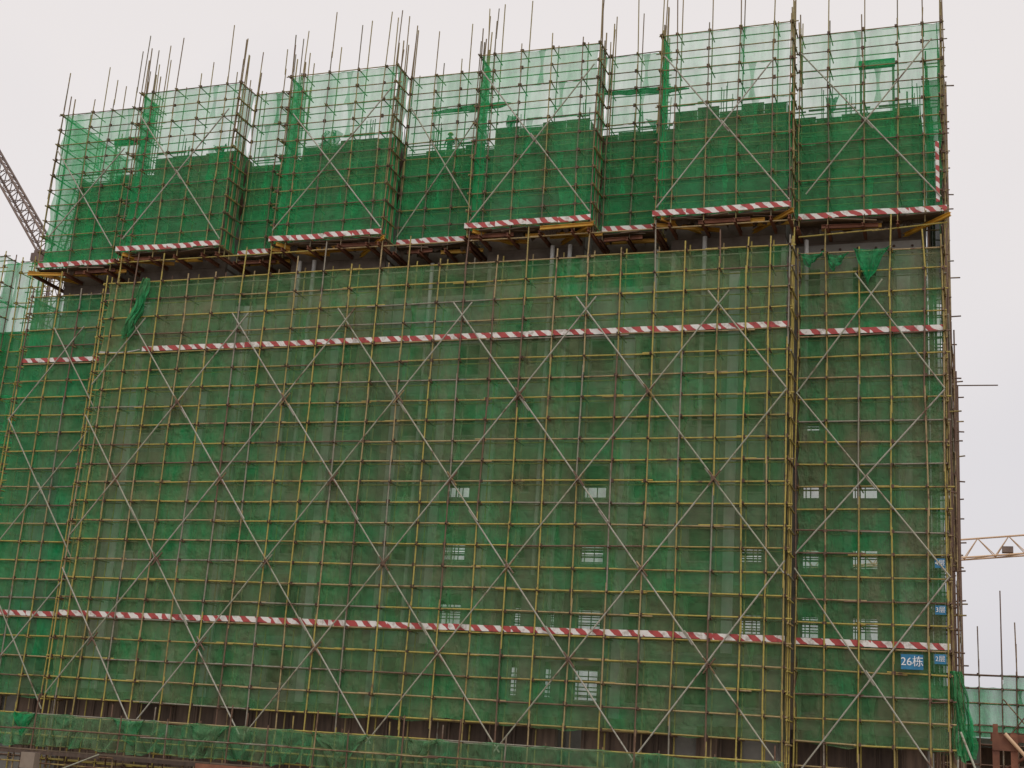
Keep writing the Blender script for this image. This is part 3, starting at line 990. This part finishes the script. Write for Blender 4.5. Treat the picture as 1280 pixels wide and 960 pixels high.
# the torn end of the upper board, its face turned to a bare lath
o = thing('warning_board', (1.3, 0.02, 20.8), 'torn bare end of the striped board near the bunched net', 'warning board', 'red and white striped boards')
V, F = [], []
for k in range(7):
    x, dz, hh = 0.05 + 0.42 * k, -0.05 * k + 0.02 * k * k * 0.6, 0.14 - 0.018 * k
    V += [(x, 0.10, 20.85 + dz), (x, 0.13, 20.85 + dz), (x, 0.13, 20.85 + dz + hh), (x, 0.10, 20.85 + dz + hh)]
for k in range(6):
    s = 4 * k
    F += [(s, s + 4, s + 7, s + 3), (s + 1, s + 2, s + 6, s + 5), (s + 3, s + 7, s + 6, s + 2), (s, s + 1, s + 5, s + 4)]
mesh_obj('lath', V, F, 'pipe', o)
for bi, (word, xs, y) in enumerate(UP):
    a, b = xs[0] - (0.1 if y == 0 else 0.0), xs[-1] + (0.05 if y == 0 else 0.1)
    striped('red and white toe board under the ' + word + ' upper bay', a, b, y + (-0.19 if y == 0 else -0.06), 26.58, 0.28, 'stripe_s', 0.045, seg=1.6)
# the upright striped board on the right corner
V, F = [], []
box_vf(V, F, -0.08, 0.08, -0.015, 0.015, 0.3, 3.3)
o = mesh_obj('warning_board', V, F, 'stripe_s')
o.location = (43.22, 1.42, 26.7)
tag(o, 'upright red and white board on the right corner of the upper tier', 'warning board', 'red and white striped boards')

# ------------------------------------------------------------------ cantilever beams
def ibeam(a, b, label, mat='beam', h=0.18, w=0.13):
    a, b = Vector(a), Vector(b)
    L = (b - a).length
    V, F = [], []
    box_vf(V, F, 0, L, -w / 2, w / 2, 0, 0.022)
    box_vf(V, F, 0, L, -0.012, 0.012, 0.024, h - 0.024)
    box_vf(V, F, 0, L, -w / 2, w / 2, h - 0.022, h)
    o = mesh_obj('steel_beam', V, F, mat)
    o.location = a
    d = b - a
    o.rotation_euler = (0, -math.atan2(d.z, math.hypot(d.x, d.y)), math.atan2(d.y, d.x))
    return tag(o, label, 'steel beam', 'cantilever beams under the upper tier')


BZ = 25.957
for bi, (word, xs, y) in enumerate(UP):
    for i, x in enumerate(xs):
        if bi == 0 and x > 0 or x > 42.5:
            continue
        ibeam((x, y - 0.3, BZ), (x, y + 3.6, BZ), 'plain rusty cantilever beam under the ' + word + ' upper bay', 'rust')
for bi, (word, xs, y) in enumerate(UP):
    n = 3 if y == 0 else 2
    for k in range(n):
        a = random.uniform(xs[0] - 0.3, xs[-1] - 1.8)
        L = random.uniform(1.4, 3.4)
        ibeam((a, y + 0.2 + 0.3 * k, BZ + 0.185), (min(a + L, xs[-1] + 0.4), y + 0.22 + 0.3 * k + jit(0.2), BZ + 0.19 + jit(0.02)), 'orange carrier beam lying lengthwise under the ' + word + ' upper bay', 'beam' if k else 'rust')
    for k in range(4 if y == 0 else 2):
        a = random.uniform(xs[0], xs[-1] - 1.0)
        o = box('loose_plank', a, a + random.uniform(0.7, 2.0), y - 0.25 + 0.2 * k, y - 0.07 + 0.2 * k, 26.40, 26.44 + jit(0.01), 'plank')
        o.rotation_euler = (jit(0.05), jit(0.05), jit(0.25))
        tag(o, ('frontmost', 'second', 'third', 'innermost')[k] + ' loose plank under the ' + word + ' upper bay', 'plank', 'loose planks under the upper tier')
fans = [(0.5, 0.2, 'left', 'first'), (9.95, 0.2, 'left', 'second'), (20.95, 0.2, 'left', 'third'), (30.5, 0.2, 'left', 'rightmost')]
for x, y, side, nm_ in fans:
    for k, ang in enumerate((200, 222)):
        c, s = math.cos(R(ang)), math.sin(R(ang))
        ibeam((x - 0.15 + 0.4 * k, y - 0.02 - 0.3 * k, 25.96 + 0.19 * (k + 1)), (x - c * 3.0, y - s * 2.6, 25.96 + 0.1 * (k + 1)),
              ('upper' if k else 'lower') + ' skewed orange beam at the left corner of the ' + nm_ + ' projecting bay')
for x, nm_ in ((16.2, 'second'), (27.2, 'third'), (36.7, 'rightmost')):
    ibeam((x + 0.25, -0.25, 26.28), (x - 2.4, 2.0, 25.98), 'skewed orange beam at the right corner of the ' + nm_ + ' projecting bay')
ibeam((24.8, -0.32, 26.16), (27.45, -0.34, 26.2), 'long yellow beam lying crosswise under the third projecting bay')
ibeam((-6.5, 1.25, 26.2), (-3.6, 3.4, 25.98), 'skewed orange beam at the left end of the upper tier')
ibeam((-6.3, 1.0, 25.98), (-2.9, 2.6, 26.3), 'lower crossed orange beam at the left end of the upper tier')
ibeam((43.75, 1.2, 26.2), (41.5, 3.1, 25.98), 'skewed orange beam at the right end of the upper tier')

# ------------------------------------------------------------------ hoarding and barrier at the foot
hd = thing('timber_hoarding', (18.5, 1.25, -1.5), 'brown timber hoarding behind the scaffold foot above the bottom net', 'hoarding')
x = -6.0
while x < 42.3:
    w = random.uniform(0.8, 1.25)
    yh = 1.24 if 0.0 < x and x + w < 36.7 else 2.72
    gap = 25.9 < x < 27.0 or 6.9 < x < 7.9 or random.random() < 0.12
    if not gap:
        box('board', x, x + w - 0.02, yh + jit(0.02), yh + 0.035 + jit(0.01), -1.45, 3.3 + jit(0.1), 'board', hd)
        box('batten', x + 0.1, x + 0.17, yh - 0.08, yh - 0.025, -1.45, 3.2, 'board', hd)
    x += w
bf = thing('barrier_fence', (14, -1.0, -1.5), 'tube rail barrier standing before the scaffold foot, carrying the bottom net', 'fence')
px = [-7.5 + 2.45 * i for i in range(19)]
for i, x in enumerate(px):
    pole('post', (x + jit(0.1), -1.0, -1.5), (x + jit(0.1), -1.0, 2.1 + random.choice((0, 0.05, 0.5))), 'pole_worn', bf)
for z in (1.95, 1.25, 0.45):
    for i in range(0, 18, 3):
        pole('rail', (px[i] - 0.2, -0.91, z + jit(0.02)), (px[min(18, i + 3)] + 0.2, -0.91, z + jit(0.02)), 'pole', bf)
for i in range(0, 18):
    if random.random() < 0.7:
        xx = px[i] + random.uniform(0.6, 1.9)
        pole('post', (xx, -1.5, -1.5), (xx + jit(0.1), -1.45, 2.0 + random.choice((0.1, 0.3, 0.9))), 'pole_worn', bf)
for i in range(0, 18, 3):
    pole('rail', (px[i] - 0.3, -1.56, 1.2 + jit(0.04)), (px[min(18, i + 3)] + 0.2, -1.56, 1.2 + jit(0.04)), 'pole_worn', bf)
nb = thing('barrier_net', (14, -1.08, 0.4), 'green net draped in folds along the bottom barrier', 'safety net')


def drape(x0, x1):
    SEED[0] += 2.2
    V, F = [], []
    nu, nv = int((x1 - x0) / 0.12), 12
    ph = random.uniform(0, 6)
    for j in range(nv + 1):
        v = j / nv
        for i in range(nu + 1):
            t = i / nu
            x = x0 + (x1 - x0) * t
            sagp = (abs(math.sin(math.pi * (x + 7.5) / 2.45)))
            zt = 2.0 - 0.25 * sagp * (0.2 + 1.4 * abs(nz(x * 0.21, 3.3)))
            zb = 0.42 + 0.16 * nz(x * 0.7, 9.1) + 0.12 * nz(x * 3.0, 2.1)
            xr = ((x + 7.5) % 2.45) - 1.22
            fold = 0.14 * math.sin(7.0 * math.atan2(xr, 0.25 + 1.3 * v) * 2.6 + ph) * (0.5 + v) + 0.16 * nz(x * 1.5, v * 2.6, 5.0) + 0.09 * nz(x * 4.2 + v * 5, v * 3, 2.0)
            V.append((x, -1.14 - 0.10 * v + fold * (0.25 + v * 0.75), zt + (zb - zt) * v))
    for j in range(nv):
        for i in range(nu):
            q = j * (nu + 1) + i
            F.append((q, q + 1, q + nu + 2, q + nu + 1))
    mesh_obj('net_sheet', V, F, 'net_skirt', nb, smooth=True)


for q, (x0, x1, xm, zb, lab) in enumerate(((9.2, 11.6, 10.1, 0.75, 'slack green net fold over the bottom barrier rail, third flap from the left'), (4.9, 6.9, 6.2, 0.7, 'slack green net fold over the bottom barrier rail, second flap from the left'),
                                          (15.5, 18.6, 17.4, 0.6, 'wide slack green net fold over the bottom barrier rail near mid picture'), (20.4, 22.0, 20.9, 0.9, 'small slack green net fold over the bottom barrier rail right of mid picture'))):
    swag('net_flap', x0, x1, xm, -1.3, 1.98, zb, lab, 'net_skirt')
for i in range(8):
    drape(-8 + 5.6 * i, -8 + 5.6 * i + 5.75)

# base deck on the left: planked loading platform before the barrier
ld = thing('loading_platform', (4, -2.2, -1.5), 'dark plank loading platform on tubes at the bottom left corner', 'platform')
for i in range(8):
    for j in range(3):
        box('plank', -10 + 3.0 * i, -7.04 + 3.0 * i, -1.9 + 0.26 * j, -1.66 + 0.26 * j, 0.22 + jit(0.02), 0.27, 'plank', ld)
for i in range(13):
    pole('post', (-9.5 + 1.9 * i, -1.75, -1.5), (-9.5 + 1.9 * i + jit(), -1.75, 0.2), 'pole_worn', ld)
for z in (0.14, -0.35):
    pole('rail', (-10.2, -1.85, z), (1.6, -1.85, z + 0.03), 'pole_worn', ld)
    pole('rail', (1.2, -1.86, z), (13.9, -1.86, z - 0.02), 'pole_worn', ld)
for i in range(3):
    box('toe_plank', -8.2 + 7.0 * i, -2.0 + 7.0 * i, -1.95, -1.92, 0.05, 0.21, 'board', ld)
pole('brace', (2.1, -1.95, -0.9), (5.0, -1.95, 0.25), 'brace', ld)
box('anchor_block', 0.9, 1.7, -2.35, -1.95, -0.6, 0.12, 'block', ld)
box('red_sheet', 10.3, 13.4, -2.0, -1.97, -0.9, 0.2, 'rust', ld)

# ------------------------------------------------------------------ blue signs
def text_mesh(body, size):
    c = bpy.data.curves.new('t', 'FONT')
    c.body = body
    c.size = size
    c.align_x = 'CENTER'
    c.align_y = 'CENTER'
    c.extrude = 0.004
    ob = bpy.data.objects.new('t', c)
    COL.objects.link(ob)
    dg = bpy.context.evaluated_depsgraph_get()
    dg.update()
    me = bpy.data.meshes.new_from_object(ob.evaluated_get(dg))
    bpy.data.objects.remove(ob)
    return me


def sign(x, z, w, h, body, size, label, y=1.36):
    t = thing('sign', (x, y, z - h / 2), label, 'sign', None)
    p = box('plate', x - w / 2, x + w / 2, y, y + 0.02, z - h / 2, z + h / 2, 'blue', t)
    for sx in (-1, 1):
        pole('tie_wire', (x + sx * w * 0.44, y - 0.006, z + h * 0.42), (x + sx * w * 0.46, y + 0.3, z + h * 0.5 + 0.25), 'steel', t, 0.008, 5)
    me = text_mesh(body, size)
    me.materials.clear()
    me.materials.append(M['letter'])
    o = link(bpy.data.objects.new('lettering', me))
    o.parent = p
    o.rotation_euler = (R(90), 0, 0)
    o.location = (0, -0.012, h / 2)
    return t


sign(41.86, 6.36, 0.9, 0.62, '26栋', 0.46, 'large blue sign reading 26栋 under the striped board')
sign(42.99, 6.52, 0.46, 0.40, '2层', 0.27, 'small blue floor sign reading 2层 beside the large sign')
sign(43.03, 8.55, 0.44, 0.38, '3层', 0.27, 'small blue floor sign reading 3层, middle one of the column')
sign(43.04, 10.52, 0.42, 0.40, '4层', 0.27, 'small blue floor sign reading 4层, topmost of the column')

# ------------------------------------------------------------------ on the roof: net rolls, wrapped frames, rebar, workman
def roll(x0, x1, y, z0, z1, label):
    SEED[0] += 4.4
    V, F = [], []
    nu, nr = 22, 8
    for i in range(nu + 1):
        t = i / nu
        x = x0 + (x1 - x0) * t
        r = 0.13 + 0.07 * nz(t * 6, SEED[0])
        if t < 0.25:
            r *= 0.3 + 2.8 * t
        if t > 0.85:
            r *= 1 - (t - 0.85) * 5
        for k in range(nr):
            th = 2 * math.pi * k / nr
            V.append((x - x0, 0.6 * r * math.cos(th), (z1 - z0) * t + 1.2 * r * math.sin(th) + 0.05 * nz(t * 9, SEED[0] + 2)))
    for i in range(nu):
        for k in range(nr):
            F.append((i * nr + k, i * nr + (k + 1) % nr, (i + 1) * nr + (k + 1) % nr, (i + 1) * nr + k))
    o = mesh_obj('rolled_net', V, F, 'net_thick', smooth=True)
    o.location = (x0, y, z0)
    return tag(o, label, 'netting', 'rolled nets on the upper tubes')


roll(17.3, 21.85, 2.3, 34.4, 34.55, 'rolled dark green net on the tube above the workman')
roll(26.9, 31.35, 2.3, 34.55, 34.4, 'rolled dark green net beside the rightmost projecting bay')


def portal(x0, x1, y, zb, zt, label):
    t = thing('wrapped_frame', ((x0 + x1) / 2, y, zb), label, 'frame')
    pole('post', (x0, y, zb), (x0, y, zt), 'steel', t, 0.06)
    pole('post', (x1, y, zb), (x1, y, zt), 'steel', t, 0.06)
    box('wrapped_beam', x0 - 0.1, x1 + 0.08, y - 0.12, y + 0.12, zt - 0.05, zt + 0.33, 'net_thick', t)
    return t


portal(39.6, 41.15, 4.0, 32.25, 35.5, 'green wrapped door-shaped frame on the roof at the right end')
portal(-5.0 + 0.9, -3.1 + 0.9, 4.2, 32.25, 35.4, 'green wrapped door-shaped frame on the roof at the left end')
hanging('net_bundle', (11.6, 2.0, 33.75), (11.55, 2.0, 32.8), 0.95, 3, 'dark green heap of net standing on the second projecting bay', bell=0.9)

for x0, x1, xm, y, zt, zb, lab in ((4.6, 5.5, 5.2, 1.35, 33.25, 32.3, 'green net scrap caught on the roof edge of the first projecting bay'), (22.0, 22.6, 22.2, 1.35, 33.4, 32.4, 'green net scrap caught on the roof edge of the third projecting bay'),
                                   (8.0, 9.2, 8.4, 2.8, 33.1, 32.2, 'green net scrap caught on the roof edge of the narrow left recess'), (29.0, 30.1, 29.7, 2.8, 33.2, 32.2, 'green net scrap caught on the roof edge below the right rolled net'),
                                   (38.0, 38.7, 38.2, 2.8, 33.5, 32.2, 'green net scrap caught on the right-end roof edge')):
    swag('net_scrap', x0, x1, xm, y, zt, zb, lab)
for k, (x, y) in enumerate(((-3.6, 3.4), (2.0, 2.2), (5.4, 2.4), (8.1, 3.5), (13.6, 2.2), (15.4, 2.6), (17.0, 3.6), (22.0, 2.2), (25.6, 2.5), (28.2, 3.6), (29.6, 3.5), (33.0, 2.3), (37.8, 3.6), (38.9, 3.6), (41.8, 3.6), (42.1, 4.6))):
    word = ['far left roof corner', 'left part of the first projecting bay', 'right part of the first projecting bay', 'narrow recess second from the left', 'middle of the second projecting bay', 'right edge of the second projecting bay', 'recess left of the workman', 'left part of the third projecting bay', 'right part of the third projecting bay', 'narrow recess below the rolled net', 'narrow recess, nearer the rightmost bay', 'middle of the rightmost projecting bay', 'right-end roof beside the corner post', 'right-end roof left of the wrapped frame', 'right-end roof right of the wrapped frame', 'right roof corner behind the others'][k]
    t = thing('rebar_starter', (x, y, 32.25), 'bunch of thin steel starter bars on the ' + word, 'rebar', 'column starter bars on the roof')
    for q in range(5):
        xx, yy = x + (q % 3) * 0.25 + jit(0.05), y + (q // 3) * 0.3
        pole('bar', (xx, yy, 32.25), (xx + jit(0.06), yy, 32.25 + random.uniform(1.5, 2.4)), 'steel', t, 0.022, 6)


def person(loc, label):
    V = [(0, 0, 0.95), (0, 0, 1.2), (0, 0.0, 1.42), (0.0, -0.01, 1.53), (0.0, -0.02, 1.62), (0, -0.03, 1.7),
         (0.17, 0, 1.4), (0.24, 0.02, 1.14), (0.16, -0.2, 1.02), (0.12, -0.27, 0.99),
         (-0.17, 0, 1.4), (-0.26, 0.02, 1.13), (-0.27, -0.08, 0.9), (-0.27, -0.1, 0.82),
         (0.09, 0, 0.9), (0.11, -0.03, 0.5), (0.12, 0.02, 0.08), (0.13, -0.13, 0.04),
         (-0.09, 0, 0.9), (-0.12, -0.01, 0.5), (-0.14, 0.03, 0.08), (-0.15, -0.12, 0.04)]
    E = [(0, 1), (1, 2), (2, 3), (3, 4), (4, 5), (2, 6), (6, 7), (7, 8), (8, 9), (2, 10), (10, 11), (11, 12), (12, 13), (0, 14), (14, 15), (15, 16), (16, 17), (0, 18), (18, 19), (19, 20), (20, 21)]
    rad = [.15, .15, .14, .06, .10, .085, .075, .05, .04, .035, .075, .05, .04, .035, .1, .07, .05, .04, .1, .07, .05, .04]
    me = bpy.data.meshes.new('body')
    me.from_pydata(V, E, [])
    ob = bpy.data.objects.new('body', me)
    COL.objects.link(ob)
    md = ob.modifiers.new('skin', 'SKIN')
    for k, r in enumerate(rad):
        me.skin_vertices[0].data[k].radius = (r, r * 0.85)
    me.skin_vertices[0].data[0].use_root = True
    ob.modifiers.new('sub', 'SUBSURF').levels = 2
    dg = bpy.context.evaluated_depsgraph_get()
    dg.update()
    m2 = bpy.data.meshes.new_from_object(ob.evaluated_get(dg))
    bpy.data.objects.remove(ob)
    m2.materials.clear()
    m2.materials.append(M['cloth'])
    m2.materials.append(M['skin'])
    for p in m2.polygons:
        p.use_smooth = True
        if p.center.z > 1.5 or (p.center.y < -0.22 and p.center.z > 0.8) or (p.center.x < -0.2 and p.center.z < 0.86 and p.center.z > 0.7):
            p.material_index = 1
    t = thing('person', loc, label, 'person')
    b = link(bpy.data.objects.new('body', m2))
    b.parent = t
    V, F = [], []
    for j in range(5):
        ph = j / 4 * math.pi / 2
        for i in range(12):
            th = 2 * math.pi * i / 12
            V.append((0.135 * math.cos(ph) * math.cos(th), -0.02 + 0.155 * math.cos(ph) * math.sin(th), 1.68 + 0.13 * math.sin(ph)))
    for j in range(4):
        for i in range(12):
            F.append((j * 12 + i, j * 12 + (i + 1) % 12, (j + 1) * 12 + (i + 1) % 12, (j + 1) * 12 + i))
    base = len(V)
    for i in range(12):
        th = 2 * math.pi * i / 12
        V.append((0.17 * math.cos(th), -0.03 + 0.2 * math.sin(th), 1.665))
    for i in range(12):
        F.append((base + i, base + (i + 1) % 12, (i + 1) % 12, i))
    h = mesh_obj('helmet', V, F, 'helmet', None, smooth=True)
    h.parent = t
    t.rotation_euler = (0, 0, R(25))


person((17.8, 4.0, 32.25), 'workman in dark clothes and helmet standing on the roof behind the net')

# ------------------------------------------------------------------ neighbours
# left neighbour: taller return, scaffolded, behind and to the left
LN = [24.2 - 1.05 * k for k in range(25) if 24.2 - 1.05 * k > -1]
LZ2 = sorted([25.3, 26.4, 27.45, 28.5, 29.55, 30.3] + LN)
xs2 = [-25.5, -23.9, -22.3, -20.7, -19.1, -17.5, -15.9, -14.3]
sn = scaffold('tube scaffold of the neighbouring block at the far left edge', xs2, 8.0, -1.5, 30.3, LZ2, 'scaffolds of the neighbouring works', joined=True)
xs3 = [-13.9, -12.9, -12.0]
sn2 = scaffold('narrow set-back scaffold of the neighbouring block beside the left end', xs3, 9.2, -1.5, 30.3, LZ2, 'scaffolds of the neighbouring works', joined=True)
nn1 = thing('safety_net', (-20, 8.2, 0), 'pale green net on the neighbouring block at the far left edge', 'safety net', 'nets on the neighbouring works')
net_face(nn1, (-25.5, 8.17), (1, 0), 11.2, [(0.2 + 3.01 * k, 3.21 + 3.01 * k) for k in range(10)], 'net_new')
net_face(nn1, (-14.3, 8.2), (0, 1), 1.2, [(0.2 + 3.01 * k, 3.21 + 3.01 * k) for k in range(10)], 'net_new')
nn2 = thing('safety_net', (-13, 9.4, 0), 'pale green net on the narrow set-back face of the neighbouring block', 'safety net', 'nets on the neighbouring works')
net_face(nn2, (-15.6, 9.45), (1, 0), 3.6, [(0.2 + 3.01 * k, 3.21 + 3.01 * k) for k in range(10)], 'net_new')
nbld = thing('neighbour_block', (-20, 14, -1.5), 'unfinished neighbouring concrete block behind the net at the far left', 'building')
for k in range(9):
    z = -1.0 + 3.0 * k
    box('floor_slab', -26, -12.1, 10.6, 18, z + 2.86, z + 3.0, 'concrete', nbld)
    box('wall', -26, -12.2, 10.7, 10.9, z + 0.01, z + 2.85, 'concrete', nbld)
    box('end_wall', -12.4, -12.21, 10.91, 18, z + 0.01, z + 2.85, 'block', nbld)

# right: low scaffolded works beyond the end of the block
zs4 = [0.3, 1.5, 2.7, 3.9, 4.6, 5.0, 6.3, 7.2, 8.0]
xs4 = [38.0, 39.6, 41.2, 42.8, 44.2, 45.55, 46.4, 48.0, 49.6, 51.2]
s4 = scaffold('low distant scaffold right of the block with tall standing tubes', xs4, 30.0, -1.5, 8.0, zs4, 'scaffolds of the neighbouring works',
              [0.5, 1, 2, 3.4, 2.9, 5.1, 3.2, 1.8, 4, 2], joined=True, back_top=[0.5, 2, 1, 0.8, 1, 3, 2, 1, 2, 1], mat='pole_worn')
braces(s4, [((45.7, 4.2), (47.8, 6.9)), ((47.6, 4.2), (45.6, 6.6))], 29.9, 'pole_worn')
n4 = thing('safety_net', (44, 30.2, 4.3), 'pale translucent green net on the low distant scaffold at the right', 'safety net', 'nets on the neighbouring works')
net_face(n4, (38, 30.17), (1, 0), 13.2, [(4.35, 6.3), (6.3, 7.25)], 'net_pale', depth=0.08)
net_face(n4, (45.5, 30.19), (1, 0), 5.7, [(7.25, 8.05)], 'net_pale', depth=0.08)
net_face(n4, (38, 36.5), (1, 0), 13.2, [(3.0, 5.2)], 'net_pale', depth=0.08)
lb = thing('low_building', (44.5, 33, -1.5), 'dark unfinished ground storey under the low distant scaffold', 'building')
box('deck', 37, 52, 31.4, 36, 3.9, 4.3, 'concrete', lb)
for x in (37.5, 40.5, 43.8, 46.0, 48.5, 51):
    box('column', x, x + 0.4, 31.6, 32.0, -1.45, 3.89, 'concrete', lb)
box('back_wall', 37, 52, 35.7, 35.9, -1.45, 3.89, 'board', lb)

# rusty steel trestle in the foreground, bottom right
tr = thing('steel_trestle', (45.4, -9.5, -1.5), 'rusty steel trestle with a slanting brown strut in the bottom right corner', 'trestle')
for x in (44.98, 45.55):
    box('post', x, x + 0.16, -9.6, -9.42, -1.45, 3.35 + (0.25 if x < 45 else 0.0), 'rust', tr)
    box('flange', x - 0.03, x + 0.19, -9.63, -9.605, -1.45, 3.3, 'rust', tr)
box('crossbeam', 44.9, 47.6, -9.4, -9.2, 3.05, 3.3, 'rust', tr)
box('crossbeam', 44.9, 47.6, -9.4, -9.2, 1.2, 1.4, 'rust', tr)
box('gusset_plate', 44.95, 45.75, -9.66, -9.635, 2.75, 3.2, 'rust', tr)
pole('strut', (45.35, -9.75, 3.3), (47.4, -9.75, 1.0), 'crane_tan', tr, 0.06)
pole('strut', (45.1, -9.3, 2.0), (46.6, -9.3, 3.0), 'rust', tr, 0.05)
for x in (46.2, 47.2):
    box('post', x, x + 0.14, -9.2, -9.05, -1.45, 3.0, 'rust', tr)
tag(pole('leaning_prop', (45.7, -2.9, -1.48), (43.75, 1.0, 3.6), 'brace', None, 0.045), 'pale tube prop leaning against the right corner below the bunched net', 'prop')


# ------------------------------------------------------------------ tower cranes
def lattice(t, a, b, w, h, n, mat, r_ch, r_lc, up=Vector((0, 0, 1)), tri=False):
    """box or triangular lattice girder; chords are parts, lacing joined"""
    a, b = Vector(a), Vector(b)
    d = (b - a).normalized()
    s = d.cross(up).normalized()
    v = s.cross(d).normalized()
    if tri:
        cor = [s * (-w / 2), s * (w / 2), v * h]
    else:
        cor = [s * (-w / 2) - v * (h / 2), s * (w / 2) - v * (h / 2), s * (w / 2) + v * (h / 2), s * (-w / 2) + v * (h / 2)]
    for c in cor:
        pole('chord', a + c, b + c, mat, t, r_ch)
    V, F = [], []
    m = len(cor)
    off = base_of(t) * 0
    for k in range(n):
        p, q = a.lerp(b, k / n), a.lerp(b, (k + 1) / n)
        mid = a.lerp(b, (k + 0.5) / n)
        for i in range(m):
            j = (i + 1) % m
            if tri and (i == 2 or j == 2):
                apex, foot = (2, i if j == 2 else j)
                tubes_vf(V, F, p + cor[foot], mid + cor[2], r_lc)
                tubes_vf(V, F, mid + cor[2], q + cor[foot], r_lc)
            else:
                tubes_vf(V, F, p + cor[i], q + cor[j], r_lc)
                tubes_vf(V, F, p + cor[i], p + cor[j], r_lc)
    mesh_obj('lacing', V, F, mat, t, smooth=True)


cl = thing('tower_crane', (-55.3, 60, -1.5), 'dark luffing tower crane jib rising out of the left edge', 'crane')
ja, jb = Vector((-55.2, 60, 53.2)), Vector((-76.0, 60, 79.5))
lattice(cl, ja, jb, 1.2, 1.55, 20, 'crane_dark', 0.14, 0.06)
box('winch', -66.0, -64.2, 59.4, 60.6, 61.9, 63.0, 'crane_dark', cl)
lattice(cl, (-54.0, 60.2, -1.5), (-54.0, 60.2, 51.5), 1.6, 1.6, 26, 'crane_dark', 0.1, 0.045, up=Vector((0, 1, 0)))
box('slewing_platform', -56.0, -50.0, 58.8, 61.4, 51.3, 52.2, 'crane_dark', cl)
box('cab', -54.6, -53.4, 57.6, 58.78, 50.4, 52.0, 'crane_dark', cl)
lattice(cl, (-52.8, 60.2, 52.2), (-51.5, 60.2, 61.0), 1.0, 1.0, 5, 'crane_dark', 0.08, 0.04, up=Vector((0, 1, 0)))

cr = thing('tower_crane', (62, 90, -1.5), 'pale orange tower crane jib behind the right edge of the block', 'crane')
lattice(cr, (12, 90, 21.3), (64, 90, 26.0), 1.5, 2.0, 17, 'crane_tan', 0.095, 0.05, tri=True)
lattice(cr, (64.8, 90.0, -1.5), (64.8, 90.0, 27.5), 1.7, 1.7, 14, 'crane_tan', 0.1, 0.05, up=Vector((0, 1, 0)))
box('cab', 62.6, 63.9, 88.2, 89.4, 23.2, 25.2, 'pipe', cr)
box('trolley', 46.3, 47.4, 89.5, 90.5, 24.75, 25.35, 'crane_dark', cr)
